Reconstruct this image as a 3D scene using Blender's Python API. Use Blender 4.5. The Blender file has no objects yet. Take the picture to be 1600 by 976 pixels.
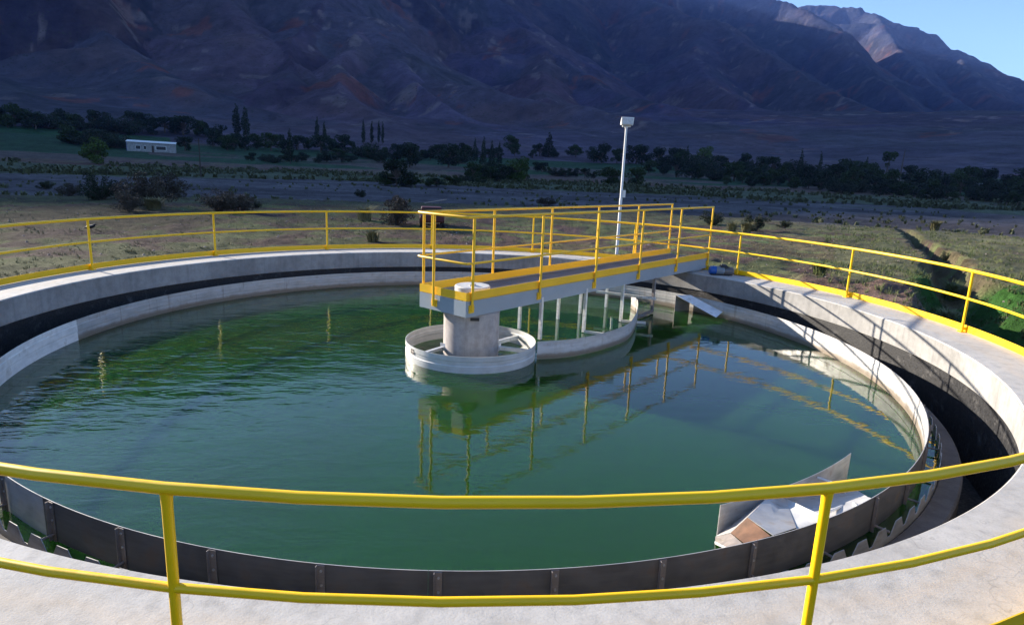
import bpy, bmesh, math, random
import numpy as np
from mathutils import Vector, Matrix

scene = bpy.context.scene
COL = scene.collection
rad = math.radians
random.seed(7)
RNG = np.random.default_rng(11)

# ------------------------------------------------------------------ camera
CAM = np.array([0.0, -10.2262, 2.2836])
YAW, PITCH, ROLL, FPX = 0.0636, 0.2189, 0.0420, 1009.42
_cy, _sy, _cp, _sp = math.cos(YAW), math.sin(YAW), math.cos(PITCH), math.sin(PITCH)
FW = np.array([_sy*_cp, _cy*_cp, -_sp])
_r = np.array([_cy, -_sy, 0.0]); _u = np.cross(_r, FW)
CR = math.cos(ROLL)*_r + math.sin(ROLL)*_u
CU = -math.sin(ROLL)*_r + math.cos(ROLL)*_u
cd = bpy.data.cameras.new('camera'); cam = bpy.data.objects.new('camera', cd); COL.objects.link(cam)
cd.sensor_fit = 'HORIZONTAL'; cd.sensor_width = 36; cd.lens = FPX*36/1600
cd.clip_start = 0.05; cd.clip_end = 60000
cam.matrix_world = Matrix(((CR[0], CU[0], -FW[0], CAM[0]), (CR[1], CU[1], -FW[1], CAM[1]),
                           (CR[2], CU[2], -FW[2], CAM[2]), (0, 0, 0, 1)))
scene.camera = cam

# ------------------------------------------------------------------ sky, sun, exposure
SUN_EL = rad(17.3)
SH = np.array([-0.8137, 0.5813])           # horizontal direction towards the sun
QH = np.array([0.5813, 0.8137])            # at right angles, to the right of it
world = bpy.data.worlds.new('World'); scene.world = world; world.use_nodes = True
wn = world.node_tree.nodes; wl = world.node_tree.links
bg = wn.get('Background') or wn.new('ShaderNodeBackground')
sky = wn.new('ShaderNodeTexSky'); sky.sky_type = 'NISHITA'; sky.sun_disc = False
sky.sun_elevation = SUN_EL; sky.sun_rotation = math.atan2(SH[0], SH[1]) % (2*math.pi)
sky.altitude = 2400; sky.air_density = 1.0; sky.dust_density = 0.5; sky.ozone_density = 2.2
wl.new(sky.outputs[0], bg.inputs[0]); bg.inputs[1].default_value = 0.10
ld = bpy.data.lights.new('sun', 'SUN'); sun = bpy.data.objects.new('sun', ld); COL.objects.link(sun)
ld.energy = 5.0; ld.angle = rad(0.5); ld.color = (1.0, 0.90, 0.76)
sv = Vector((SH[0]*math.cos(SUN_EL), SH[1]*math.cos(SUN_EL), math.sin(SUN_EL)))
sun.rotation_euler = sv.to_track_quat('Z', 'Y').to_euler(); sun.location = (-30, 20, 30)
scene.view_settings.view_transform = 'Standard'; scene.view_settings.look = 'None'
scene.view_settings.gamma = 1; scene.view_settings.exposure = 1.6

# ------------------------------------------------------------------ helpers
def ray(px, py):
    d = FW + (px-800)/FPX*CR - (py-488)/FPX*CU
    return d/np.linalg.norm(d)
def at_z(px, py, z):
    d = ray(px, py); return CAM + d*(z-CAM[2])/d[2]

def tag(o, label=None, cat=None, group=None, kind=None):
    if label: o['label'] = label
    if cat: o['category'] = cat
    if group: o['group'] = group
    if kind: o['kind'] = kind
    return o
def empty(name, loc=(0, 0, 0), rz=0.0):
    o = bpy.data.objects.new(name, None); o.empty_display_size = 0.2
    COL.objects.link(o); o.location = loc; o.rotation_euler = (0, 0, rz); return o

class MB:
    """collects faces with a material index, builds ONE mesh object"""
    def __init__(s): s.v = []; s.f = []; s.m = []; s.sm = []
    def add(s, v, f, m=0, smooth=False):
        k = len(s.v); s.v += [tuple(a) for a in v]
        for q in f: s.f.append(tuple(i+k for i in q)); s.m.append(m); s.sm.append(smooth)
        return s
    def box(s, c, d, rz=0.0, m=0, M=None):
        hx, hy, hz = d[0]/2, d[1]/2, d[2]/2; ca, sa = math.cos(rz), math.sin(rz); v = []
        for x, y, z in [(-1,-1,-1),(1,-1,-1),(1,1,-1),(-1,1,-1),(-1,-1,1),(1,-1,1),(1,1,1),(-1,1,1)]:
            a, b = x*hx, y*hy; v.append((c[0]+a*ca-b*sa, c[1]+a*sa+b*ca, c[2]+z*hz))
        if M is not None: v = [tuple(M @ Vector(p)) for p in v]
        return s.add(v, [(0,3,2,1),(4,5,6,7),(0,1,5,4),(1,2,6,5),(2,3,7,6),(3,0,4,7)], m)
    def tube(s, pts, r, n=12, m=0, cap=True, closed=False):
        P = [Vector(p) for p in pts]; N = len(P); rr = r if isinstance(r, (list, tuple)) else [r]*N
        v = []; f = []; up0 = None
        for i in range(N):
            if closed: t = P[(i+1) % N]-P[(i-1) % N]
            else: t = P[min(i+1, N-1)]-P[max(i-1, 0)]
            t.normalize()
            if up0 is None: up0 = Vector((0,0,1)) if abs(t.z) < .9 else Vector((1,0,0))
            a = t.cross(up0); a.normalize(); b = a.cross(t); b.normalize(); up0 = b
            for j in range(n):
                w = 2*math.pi*j/n; v.append(P[i]+(a*math.cos(w)+b*math.sin(w))*rr[i])
        R = N if closed else N-1
        for i in range(R):
            for j in range(n):
                i2 = (i+1) % N; f.append((i*n+j, i2*n+j, i2*n+(j+1) % n, i*n+(j+1) % n))
        s.add(v, f, m, True)
        if cap and not closed:
            s.add(v[:n], [tuple(range(n))], m); s.add(v[-n:], [tuple(range(n))[::-1]], m)
        return s
    def lathe(s, prof, a0=0.0, a1=360.0, n=180, m=0, smooth=True, closed_prof=True, c=(0, 0)):
        """prof: list of (R,z); azimuth measured from +y towards +x; faces share no verts between profile edges"""
        full = abs(a1-a0) >= 359.99; cnt = n if full else n+1; L = len(prof)
        edges = [(i, (i+1) % L) for i in range(L if closed_prof else L-1)]
        for i, j in edges:
            v = []; f = []
            for k in range(cnt):
                a = rad(a0+(a1-a0)*k/n); sa, ca = math.sin(a), math.cos(a)
                v.append((c[0]+prof[i][0]*sa, c[1]+prof[i][0]*ca, prof[i][1])); v.append((c[0]+prof[j][0]*sa, c[1]+prof[j][0]*ca, prof[j][1]))
            for k in range(n):
                k2 = (k+1) % cnt; f.append((2*k, 2*k+1, 2*k2+1, 2*k2))
            s.add(v, f, m, smooth)
        if not full and closed_prof:
            for a, rev in ((a0, False), (a1, True)):
                a = rad(a); v = [(c[0]+q[0]*math.sin(a), c[1]+q[0]*math.cos(a), q[1]) for q in prof]
                idx = list(range(L)); s.add(v, [tuple(idx[::-1] if rev else idx)], m)
        return s
    def plate(s, loop, th, m=0):
        """planar-ish polygon with thickness along its normal"""
        P = [Vector(p) for p in loop]; nrm = (P[1]-P[0]).cross(P[2]-P[0]); nrm.normalize(); n = len(P)
        v = [p+nrm*th/2 for p in P]+[p-nrm*th/2 for p in P]
        f = [tuple(range(n)), tuple(range(n, 2*n))[::-1]]+[(i, i+n, (i+1) % n+n, (i+1) % n) for i in range(n)]
        return s.add(v, f, m)
    def build(s, name, mats, parent=None, merge=True, bevel=0.0):
        me = bpy.data.meshes.new(name); me.from_pydata([tuple(a) for a in s.v], [], s.f)
        mats = mats if isinstance(mats, (list, tuple)) else [mats]
        for m in mats: me.materials.append(m)
        me.polygons.foreach_set('material_index', s.m); me.polygons.foreach_set('use_smooth', s.sm)
        if merge:
            bm = bmesh.new(); bm.from_mesh(me); bmesh.ops.remove_doubles(bm, verts=bm.verts, dist=1e-5)
            bmesh.ops.recalc_face_normals(bm, faces=bm.faces); bm.to_mesh(me); bm.free()
            try: me.set_sharp_from_angle(angle=rad(35))
            except Exception: pass
        o = bpy.data.objects.new(name, me); COL.objects.link(o)
        if parent: o.parent = parent
        if bevel:
            b = o.modifiers.new('bevel', 'BEVEL'); b.width = bevel; b.segments = 2; b.limit_method = 'ANGLE'; b.angle_limit = rad(40)
        return o

def pol(az, R, z=0.0): a = rad(az); return (R*math.sin(a), R*math.cos(a), z)
def copy_tree(o, parent=None):
    c = o.copy(); COL.objects.link(c); c.parent = parent
    for ch in list(o.children): copy_tree(ch, c)
    return c

# ------------------------------------------------------------------ materials
class NT:
    def __init__(s, name):
        s.mat = bpy.data.materials.new(name); s.mat.use_nodes = True; s.t = s.mat.node_tree
        s.n = s.t.nodes; s.b = s.n['Principled BSDF']; s.out = s.n['Material Output']
        s.tc = s.n.new('ShaderNodeTexCoord')
    def link(s, a, b): s.t.links.new(a, b)
    def noise(s, scale, detail=4, rough=.55, vec=None, dist=0.0):
        n = s.n.new('ShaderNodeTexNoise'); n.inputs['Scale'].default_value = scale; n.inputs['Detail'].default_value = detail
        n.inputs['Roughness'].default_value = rough; n.inputs['Distortion'].default_value = dist
        s.link(vec if vec is not None else s.tc.outputs['Object'], n.inputs['Vector']); return n.outputs['Fac']
    def mapv(s, sc=(1,1,1), rot=(0,0,0), loc=(0,0,0)):
        n = s.n.new('ShaderNodeMapping'); n.inputs['Scale'].default_value = sc; n.inputs['Rotation'].default_value = rot
        n.inputs['Location'].default_value = loc; s.link(s.tc.outputs['Object'], n.inputs['Vector']); return n.outputs['Vector']
    def ramp(s, fac, stops):
        n = s.n.new('ShaderNodeValToRGB'); e = n.color_ramp.elements
        while len(e) < len(stops): e.new(.5)
        for k, (p, c) in enumerate(stops):
            e[k].position = p; e[k].color = (c[0], c[1], c[2], 1) if isinstance(c, (tuple, list)) else (c, c, c, 1)
        s.link(fac, n.inputs['Fac']); return n.outputs['Color']
    def mix(s, fac, a, b, mode='MIX'):
        n = s.n.new('ShaderNodeMix'); n.data_type = 'RGBA'; n.blend_type = mode
        for val, i in ((fac, 0), (a, 6), (b, 7)):
            if isinstance(val, (int, float)): n.inputs[i].default_value = val
            elif isinstance(val, tuple): n.inputs[i].default_value = (*val, 1)
            else: s.link(val, n.inputs[i])
        return n.outputs[2]
    def math(s, op, a, b=0.0, clamp=False):
        n = s.n.new('ShaderNodeMath'); n.operation = op; n.use_clamp = clamp
        for i, val in enumerate((a, b)):
            if isinstance(val, (int, float)): n.inputs[i].default_value = val
            else: s.link(val, n.inputs[i])
        return n.outputs[0]
    def bump(s, h, strength=.3, dist=.01, prev=None):
        n = s.n.new('ShaderNodeBump'); n.inputs['Strength'].default_value = strength; n.inputs['Distance'].default_value = dist
        s.link(h, n.inputs['Height'])
        if prev is not None: s.link(prev, n.inputs['Normal'])
        return n.outputs['Normal']
    def set(s, col=None, rough=None, metal=None, normal=None, spec=None):
        for key, val in (('Base Color', col), ('Roughness', rough), ('Metallic', metal), ('Normal', normal), ('Specular IOR Level', spec)):
            if val is None: continue
            if isinstance(val, (int, float)): s.b.inputs[key].default_value = val
            elif isinstance(val, tuple): s.b.inputs[key].default_value = (*val, 1)
            else: s.link(val, s.b.inputs[key])
        return s.mat

def m_concrete(name, base, var=.12, stain=.5, bscale=1.0, tan=False):
    t = NT(name); n1 = t.noise(1.1, 5); n2 = t.noise(9, 6, .65); n3 = t.noise(70, 3)
    d = tuple(c*(1-var*2.2) for c in base); l = tuple(min(1, c*(1+var)) for c in base)
    c = t.ramp(n1, [(.3, d), (.55, base), (.75, l)])
    c = t.mix(stain*.5, c, t.ramp(n2, [(.3, .55), (.6, 1.0), (.8, 1.12)]), 'MULTIPLY')
    c = t.mix(.25, c, t.ramp(n3, [(.35, .6), (.5, 1.0)]), 'MULTIPLY')
    # vertical drip marks (thin in plan, long in z)
    dr = t.noise(1, 4, .6, t.mapv((7, 7, .5))); c = t.mix(.35, c, t.ramp(dr, [(.32, .45), (.52, 1.0)]), 'MULTIPLY')
    if tan:
        rl = t.n.new('ShaderNodeVectorMath'); rl.operation = 'LENGTH'; t.link(t.mapv((1, 1, 0)), rl.inputs[0])
        w = t.math('ADD', rl.outputs['Value'], t.math('MULTIPLY', t.noise(1.4, 4), .5))
        band = t.ramp(t.math('MULTIPLY', t.math('SUBTRACT', w, 7.2), 1.0), [(.42, 0.0), (.55, 1.0), (.66, 0.25), (.8, .6), (1.0, 0.0)])
        c = t.mix(t.math('MULTIPLY', band, .28), c, (.50, .39, .27))
        ck = t.n.new('ShaderNodeTexVoronoi'); ck.feature = 'DISTANCE_TO_EDGE'; ck.inputs['Scale'].default_value = .8
        wv = t.n.new('ShaderNodeVectorMath'); wv.operation = 'ADD'; nn = t.n.new('ShaderNodeTexNoise'); nn.inputs['Scale'].default_value = 3
        t.link(t.tc.outputs['Object'], nn.inputs['Vector']); t.link(t.tc.outputs['Object'], wv.inputs[0]); t.link(nn.outputs['Color'], wv.inputs[1]); t.link(wv.outputs[0], ck.inputs['Vector'])
        c = t.mix(t.ramp(ck.outputs['Distance'], [(0.0, .35), (.005, 0.0)]), c, (.16, .15, .14))
    nb = t.bump(n3, .25, .004*bscale); nb = t.bump(n2, .3, .008*bscale, nb)
    return t.set(c, .88, 0, nb, .3)
def m_paint(name, base, worn=.12, rough=.38, chip=(.16, .12, .08)):
    t = NT(name); n = t.noise(14, 5, .6); n2 = t.noise(2.2, 3)
    c = t.mix(t.ramp(n2, [(.35, 0.0), (.7, .45)]), base, tuple(b*.82 for b in base))
    c = t.mix(t.ramp(n, [(.70, 0.0), (.76, worn*4 if worn*4 < 1 else 1.0)]), c, chip)
    return t.set(c, t.ramp(n, [(.3, rough-.08), (.7, rough+.15)]), 0, t.bump(t.noise(60, 2), .08, .002))
def m_metal(name, base, metal=.6, rough=.45, streak=.3, grime=None, line=False):
    t = NT(name); n = t.noise(1, 5, .6, t.mapv((3, 3, 22))); n2 = t.noise(5, 5, .6)
    c = t.mix(streak, base, t.ramp(n, [(.3, .45), (.55, 1.0), (.8, 1.25)]), 'MULTIPLY')
    c = t.mix(.5, c, t.ramp(n2, [(.3, .6), (.6, 1.0)]), 'MULTIPLY')
    if grime: c = t.mix(t.ramp(n2, [(.55, 0.0), (.72, .6)]), c, grime)
    if line:   # scum stain just above the water, with runs below the bolts
        sp = t.n.new('ShaderNodeSeparateXYZ'); t.link(t.tc.outputs['Object'], sp.inputs[0])
        zz = t.math('ADD', sp.outputs[2], t.math('MULTIPLY', n2, .07))
        c = t.mix(t.ramp(t.math('MULTIPLY', zz, -1.0), [(.57, 0.0), (.61, .65), (.66, .85), (.70, .5)]), c, (.17, .12, .07))
        c = t.mix(t.ramp(t.noise(1, 4, .7, t.mapv((9, 9, .6))), [(.60, 0.0), (.70, .5)]), c, (.24, .19, .15))
    return t.set(c, t.ramp(n2, [(.3, rough-.1), (.7, rough+.2)]), metal, t.bump(n, .12, .003))
def m_plain(name, base, rough=.7, metal=0.0, scale=12, var=.3):
    t = NT(name); n = t.noise(scale, 4)
    c = t.mix(1.0, base, t.ramp(n, [(.25, 1-var), (.6, 1.0), (.8, 1+var*.5)]), 'MULTIPLY')
    return t.set(c, rough, metal, t.bump(n, .15, .005))

M = {}
M['deck'] = m_concrete('deck concrete', (.50, .485, .46), .07, .45, 1.2, tan=True)
M['wall'] = m_concrete('tank wall concrete', (.36, .35, .335), .14, .9)
M['launder'] = m_concrete('launder concrete', (.13, .12, .12), .16, .9)
M['ped'] = m_concrete('column concrete', (.44, .40, .38), .16, .9)
t = NT('bitumen coating'); n = t.noise(5, 7, .7); n2 = t.noise(24, 5)
M['tar'] = t.set(t.mix(t.ramp(n, [(.54, 0.0), (.72, .5)]), (.013, .013, .015), (.19, .18, .17)), t.ramp(n2, [(.3, .4), (.7, .8)]), 0, t.bump(n2, .5, .01))
M['yellow'] = m_paint('lemon yellow paint', (1.0, .60, .002), .2)
M['orange'] = m_paint('golden yellow paint', (.97, .56, .02), .1)
M['toe'] = m_paint('toe board yellow paint', (.95, .56, .004), .15)
M['girder'] = m_paint('grey blue steel paint', (.33, .38, .42), .04, .42, (.2, .15, .12))
M['grating'] = m_metal('walkway grating steel', (.22, .23, .26), .3, .6)
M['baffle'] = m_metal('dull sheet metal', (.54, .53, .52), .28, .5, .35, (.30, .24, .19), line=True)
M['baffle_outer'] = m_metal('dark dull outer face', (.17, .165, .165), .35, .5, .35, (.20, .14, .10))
M['baffle_pale'] = m_metal('pale weathered panel', (.88, .87, .85), .05, .6, .3, (.42, .38, .32))
M['alu'] = m_metal('aluminium sheet', (.52, .51, .50), .5, .42, .45, (.26, .19, .13))
M['alu_bar'] = m_metal('aluminium bar', (.78, .78, .77), .35, .4, .3, (.22, .17, .13))
M['well'] = m_metal('feed well sheet', (.60, .60, .59), .2, .5, .25)
M['strip'] = m_metal('bracket metal', (.33, .29, .27), .4, .5, .4, (.18, .10, .06))
M['bolt'] = m_plain('bolt steel', (.6, .6, .6), .4, .6)
M['rust'] = m_plain('sediment brown', (.15, .075, .042), .8, 0, 9, .6)
M['white'] = m_paint('white paint', (.78, .78, .77), .03, .4)
M['blue'] = m_paint('motor blue paint', (.015, .10, .38), .05, .35)
M['black'] = m_plain('black rubber', (.02, .02, .022), .5)
M['lampglass'] = m_plain('lamp glass', (.62, .64, .66), .2, 0)
M['bark'] = m_plain('bark', (.10, .075, .06), .9)
M['red'] = m_plain('red car paint', (.09, .008, .007), .5)
M['wood'] = m_plain('dark timber', (.06, .045, .035), .9)

def m_leaf(name, a, b):
    t = NT(name); oi = t.n.new('ShaderNodeObjectInfo'); n = t.noise(.9, 3)
    c = t.ramp(n, [(.3, a), (.7, b)])
    c = t.mix(t.math('MULTIPLY', oi.outputs['Random'], .5), c, tuple(x*.55 for x in a))
    return t.set(c, .75, 0, None, .2)
M['leaf'] = m_leaf('tree leaves', (.026, .046, .016), (.056, .08, .024))
M['leaf_bright'] = m_leaf('bright tree leaves', (.05, .09, .016), (.09, .13, .028))
M['leaf_dark'] = m_leaf('dark tree leaves', (.018, .031, .017), (.034, .050, .024))
M['thorn'] = m_leaf('thorn bush twigs', (.060, .048, .040), (.085, .075, .050))
M['grass'] = m_leaf('pale grass', (.17, .165, .075), (.29, .26, .14))
M['grass_green'] = m_leaf('green grass', (.095, .125, .045), (.18, .20, .085))
M['scrub'] = m_leaf('river scrub', (.09, .10, .05), (.15, .155, .08))

# ------------------------------------------------------------------ terrain
def _hash(ix, iy, s):
    h = (ix.astype(np.int64)*374761393 + iy.astype(np.int64)*668265263 + s*2147483647) & 0xffffffff
    h = ((h ^ (h >> 13))*1274126177) & 0xffffffff
    return ((h ^ (h >> 16)) & 0xffff)/65535.0*2*math.pi
def perlin(x, y, s=0):
    ix, iy = np.floor(x), np.floor(y); fx, fy = x-ix, y-iy
    u = fx*fx*fx*(fx*(fx*6-15)+10); v = fy*fy*fy*(fy*(fy*6-15)+10)
    def g(dx, dy):
        a = _hash(ix+dx, iy+dy, s); return np.cos(a)*(fx-dx)+np.sin(a)*(fy-dy)
    return ((g(0,0)*(1-u)+g(1,0)*u)*(1-v)+(g(0,1)*(1-u)+g(1,1)*u)*v)*1.5
def fbm(x, y, o=4, s=0, gain=.5):
    r = 0; a = 1; f = 1
    for k in range(o): r = r+a*perlin(x*f, y*f, s+k*17); a *= gain; f *= 2.03
    return r
def ridged(x, y, o=4, s=0):
    r = 0; a = 1; f = 1
    for k in range(o): r = r+a*(1-np.abs(perlin(x*f, y*f, s+k*13))*1.8); a *= .5; f *= 2.1
    return r/2

ZR = [0, 12, 20, 45, 60, 72, 100, 180, 235, 330, 450, 600, 900, 1400, 6000]
ZZ = [-.42, -.42, -.62, -.85, -1.15, -1.9, -2.3, -2.3, -1.5, 1.6, 9, 23, 62, 130, 300]
DITCH = np.array([at_z(*q)[:2] for q in ((1408, 352, -.9), (1440, 378, -.8), (1478, 405, -.7), (1508, 440, -.6), (1560, 500, -.55), (1640, 590, -.5), (1760, 720, -.5))])
def seg_dist(x, y, P):
    d = np.full(x.shape, 1e9); tt = np.zeros(x.shape)
    for i in range(len(P)-1):
        a, b = P[i], P[i+1]; ab = b-a; L = (ab@ab)
        t = np.clip(((x-a[0])*ab[0]+(y-a[1])*ab[1])/L, 0, 1)
        q = np.hypot(x-a[0]-t*ab[0], y-a[1]-t*ab[1]); k = q < d
        d = np.where(k, q, d); tt = np.where(k, i+t, tt)
    return d, tt
MOUND = at_z(1395, 450, -.4)[:2]
def valley(x, y):
    r = np.hypot(x-CAM[0], y-CAM[1]); z = np.interp(r, ZR, ZZ)
    rt = np.hypot(x, y); near = np.clip((rt-8.6)/3, 0, 1)
    z = z+near*(.07*fbm(x*.9, y*.9, 5, 3)+.04*np.abs(fbm(x*.5, y*1.4, 4, 8))+.10*fbm(x*.16, y*.16, 3, 5))*np.clip(1.3-r/400, .3, 1)
    z = z+np.clip((r-60)/60, 0, 1)*.35*fbm(x*.03, y*.06, 4, 9)+np.clip((r-300)/300, 0, 1)*4*fbm(x*.006, y*.006, 4, 19)
    d, tt = seg_dist(x, y, DITCH)
    w = np.interp(tt, [0, 1, 2, 3, 4, 6], [.30, .40, .50, .9, 1.7, 2.2])*(1+.45*fbm(x*.6, y*.6, 2, 41))
    dep = np.interp(tt, [0, 2, 3, 6], [.9, 1.0, 1.1, 1.0])*near
    z = z-dep*np.clip(1.5-d/w*1.3, 0, 1)**.7*(d < w*1.2)
    # dirt heaps beside the deck
    for (mx, my, h, wx) in ((MOUND[0], MOUND[1], .22, .9), (MOUND[0]+.9, MOUND[1]-1.3, .25, .8), (MOUND[0]-1.3, MOUND[1]+1.6, .16, 1.1)):
        z = z+h*np.exp(-((x-mx)**2+(y-my)**2)/wx**2)*(1+.9*fbm(x*1.6, y*1.6, 3, 51))*near
    return z

def P3(px, py, dist):
    d = ray(px, py); h = math.hypot(d[0], d[1]); return CAM+d*(dist/h)
def crest(q):
    return np.interp(q, [-2500, -50, 70, 900, 2000, 2700, 3300, 3600], [150, 451.5, 467, 590, 780, 890, 965, 950])
CR0 = [np.array([*(SH*1500+QH*q), crest(q)]) for q in (-2500, -1200, -600, -200, 0, 70, 200, 400, 700, 1100, 1500, 2000, 2500, 3000, 3400)]
SPURS = [
    (CR0, .95, 22),
    ([P3(*a) for a in ((440,-140,1700),(515,0,1480),(567,38,1340),(626,77,1190),(693,122,1050),(748,139,980),(900,164,900),(1010,192,800))], .50, 14),
    ([P3(*a) for a in ((700,-110,2450),(769,0,2200),(811,45,2000),(846,80,1800),(900,118,1600),(944,144,1450),(1040,168,1200))], .62, 16),
    ([P3(*a) for a in ((930,-50,3300),(1009,0,2950),(1110,31,2650),(1162,66,2400),(1215,100,2150),(1272,131,1900),(1337,166,1650),(1410,196,1350))], .62, 18),
    ([P3(*a) for a in ((1000,-60,3700),(1100,-22,3700),(1180,-9,3600),(1232,4,3400),(1311,45,3100),(1345,95,2750),(1400,145,2300))], .75, 16),
    ([P3(*a) for a in ((1150,-10,4900),(1254,11,4700),(1290,8,4700),(1342,11,4600),(1364,22,4500),(1434,48,4300),(1482,77,4200),(1530,105,4100),(1600,127,4000),(1720,172,3900),(1900,225,3700))], .55, 22),
    ([P3(*a) for a in ((1364,22,4500),(1400,72,3800),(1440,120,3200),(1500,165,2600))], .7, 16),
    ([P3(*a) for a in ((1482,77,4200),(1530,130,3300),(1600,178,2500))], .65, 16),
    ([P3(*a) for a in ((300,-90,1620),(380,50,1250),(470,120,1000),(545,168,800),(590,205,680))], .48, 14),
    ([P3(*a) for a in ((60,-70,1560),(150,50,1200),(250,115,950),(380,170,760))], .45, 18),
    ([P3(*a) for a in ((-250,-60,1500),(-120,60,1150),(-20,120,900),(60,150,760))], .45, 18),
    ([P3(*a) for a in ((626,77,1190),(650,130,1000),(700,180,830),(735,215,700))], .55, 12),
    ([P3(*a) for a in ((846,80,1800),(830,118,1500),(860,150,1250),(900,172,1080))], .6, 14),
    ([P3(*a) for a in ((1110,31,2650),(1080,80,2200),(1120,130,1800),(1190,175,1400))], .6, 14),
    ([P3(*a) for a in ((567,38,1340),(520,100,1050),(505,150,850))], .6, 10),
    ([P3(*a) for a in ((515,0,1480),(450,60,1200),(430,120,980))], .6, 12),
]
def terrain(x, y):
    z = valley(x, y); r = np.hypot(x-CAM[0], y-CAM[1]); far = r > 420
    if not far.any(): return z
    global SPUR_ID
    X, Y = x[far], y[far]; R_ = r[far]; h = np.full(X.shape, -1e9); sid = np.zeros(X.shape, int)
    wx = X+60*fbm(X*.002, Y*.002, 3, 77); wy = Y+60*fbm(X*.002, Y*.002, 3, 88)
    for n, (pts, k, w) in enumerate(SPURS):
        ac = 0.0
        for a, b in zip(pts[:-1], pts[1:]):
            ab = b[:2]-a[:2]; L = math.hypot(*ab); main = (n == 0)
            XX, YY = (X, Y) if main else (.6*X+.4*wx, .6*Y+.4*wy)
            t = np.clip(((XX-a[0])*ab[0]+(YY-a[1])*ab[1])/L**2, 0, 1)
            dx, dy = XX-a[0]-t*ab[0], YY-a[1]-t*ab[1]; d = np.hypot(dx, dy)
            along = ac+t*L
            side = np.sign(dx*ab[1]-dy*ab[0])
            rib = 1.15*np.abs(perlin(along/210+n*7.3+side*31+d/1200, d/900, 60+n))+.32*np.abs(perlin(along/75+n*3.1+side*11, d/340, 90+n))+.10*np.abs(perlin(along/24+side*5, d/110, 95+n))
            amp = d/(d+90)*(95 if n else 85)
            kk = k*(1+.16*perlin(along/400+n, d/500, 33))
            zz = a[2]+(b[2]-a[2])*t-kk*(np.sqrt(d*d+w*w)-w)-amp*(rib*1.15-.18)
            sid = np.where(zz > h, n, sid); h = np.maximum(h, zz); ac += L
    base = z[far]
    g = np.clip((h-base)/40, -1, 1)
    nz = (10*fbm(X*.008, Y*.008, 5, 4, .55))*np.clip((h-base)/60, 0, 1)
    s_ = X*SH[0]+Y*SH[1]; q_ = X*QH[0]+Y*QH[1]
    keep = np.clip(np.abs(s_-1500)/200, 0, 1); nz = nz*np.where(q_ < 700, keep, 1)
    tot = np.maximum(h+nz, base) if False else base+np.where(h > base, (h-base), 0)+nz
    # soft join with the fan at the foot
    soft = 12.0; dd = h-base; tot = base+np.where(np.abs(dd) < soft, (dd+soft)**2/(4*soft), np.maximum(dd, 0))+nz
    # rocky outcrops on the open fans
    tot = tot+np.clip((R_-550)/300, 0, 1)*np.clip(1-dd/40, 0, 1)*3*ridged(X*.01, Y*.01, 3, 21)
    SPUR_ID = np.zeros(x.shape, int); SPUR_ID[far] = sid
    f = np.clip((R_-420)/120, 0, 1); z = z.copy(); z[far] = base*(1-f)+tot*f
    return z

def ground_at(px, py, rmax=1400):
    d = ray(px, py); h = math.hypot(d[0], d[1]); prev = 9.0
    rr = np.geomspace(12, rmax, 900); X = CAM[0]+d[0]/h*rr; Y = CAM[1]+d[1]/h*rr; Z = CAM[2]+d[2]/h*rr
    T = terrain(X, Y); k = np.argmax(Z < T)
    if Z[k] >= T[k]: k = len(rr)-1
    return np.array([X[k], Y[k], T[k]]), rr[k]

az = np.concatenate([np.arange(-100, 52, .16), np.arange(52, 80, .5), np.arange(80, 260, 1.5)])
rr1 = np.geomspace(8.0, 430, 250); rr2 = np.geomspace(430, 6500, 330)
def polar_mesh(name, rr, mats, colors=True):
    A, R_ = np.meshgrid(np.radians(az), rr); X = R_*np.sin(A); Y = R_*np.cos(A); Z = terrain(X, Y)
    na, nr = len(az), len(rr); idx = np.arange(na*nr).reshape(nr, na)
    a = idx[:-1, :]; b = np.roll(idx, -1, 1)[:-1, :]; c = np.roll(idx, -1, 1)[1:, :]; d = idx[1:, :]
    F = np.stack([a, d, c, b], -1).reshape(-1, 4)
    me = bpy.data.meshes.new(name); V = np.stack([X, Y, Z], -1).reshape(-1, 3)
    me.vertices.add(len(V)); me.vertices.foreach_set('co', V.ravel().astype(np.float32))
    me.loops.add(F.size); me.loops.foreach_set('vertex_index', F.ravel().astype(np.int32))
    me.polygons.add(len(F)); me.polygons.foreach_set('loop_start', np.arange(0, F.size, 4, dtype=np.int32))
    me.polygons.foreach_set('use_smooth', np.ones(len(F), bool)); me.update(); me.validate()
    for m in mats: me.materials.append(m)
    o = bpy.data.objects.new(name, me); COL.objects.link(o)
    return o, V

def sstep(a, b, x): t = np.clip((x-a)/(b-a), 0, 1); return t*t*(3-2*t)
def put_attr(o, name, arr):
    at = o.data.attributes.new(name, 'FLOAT_COLOR', 'POINT'); A = np.ones((len(arr), 4), np.float32); A[:, :3] = arr
    at.data.foreach_set('color', A.ravel())

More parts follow.
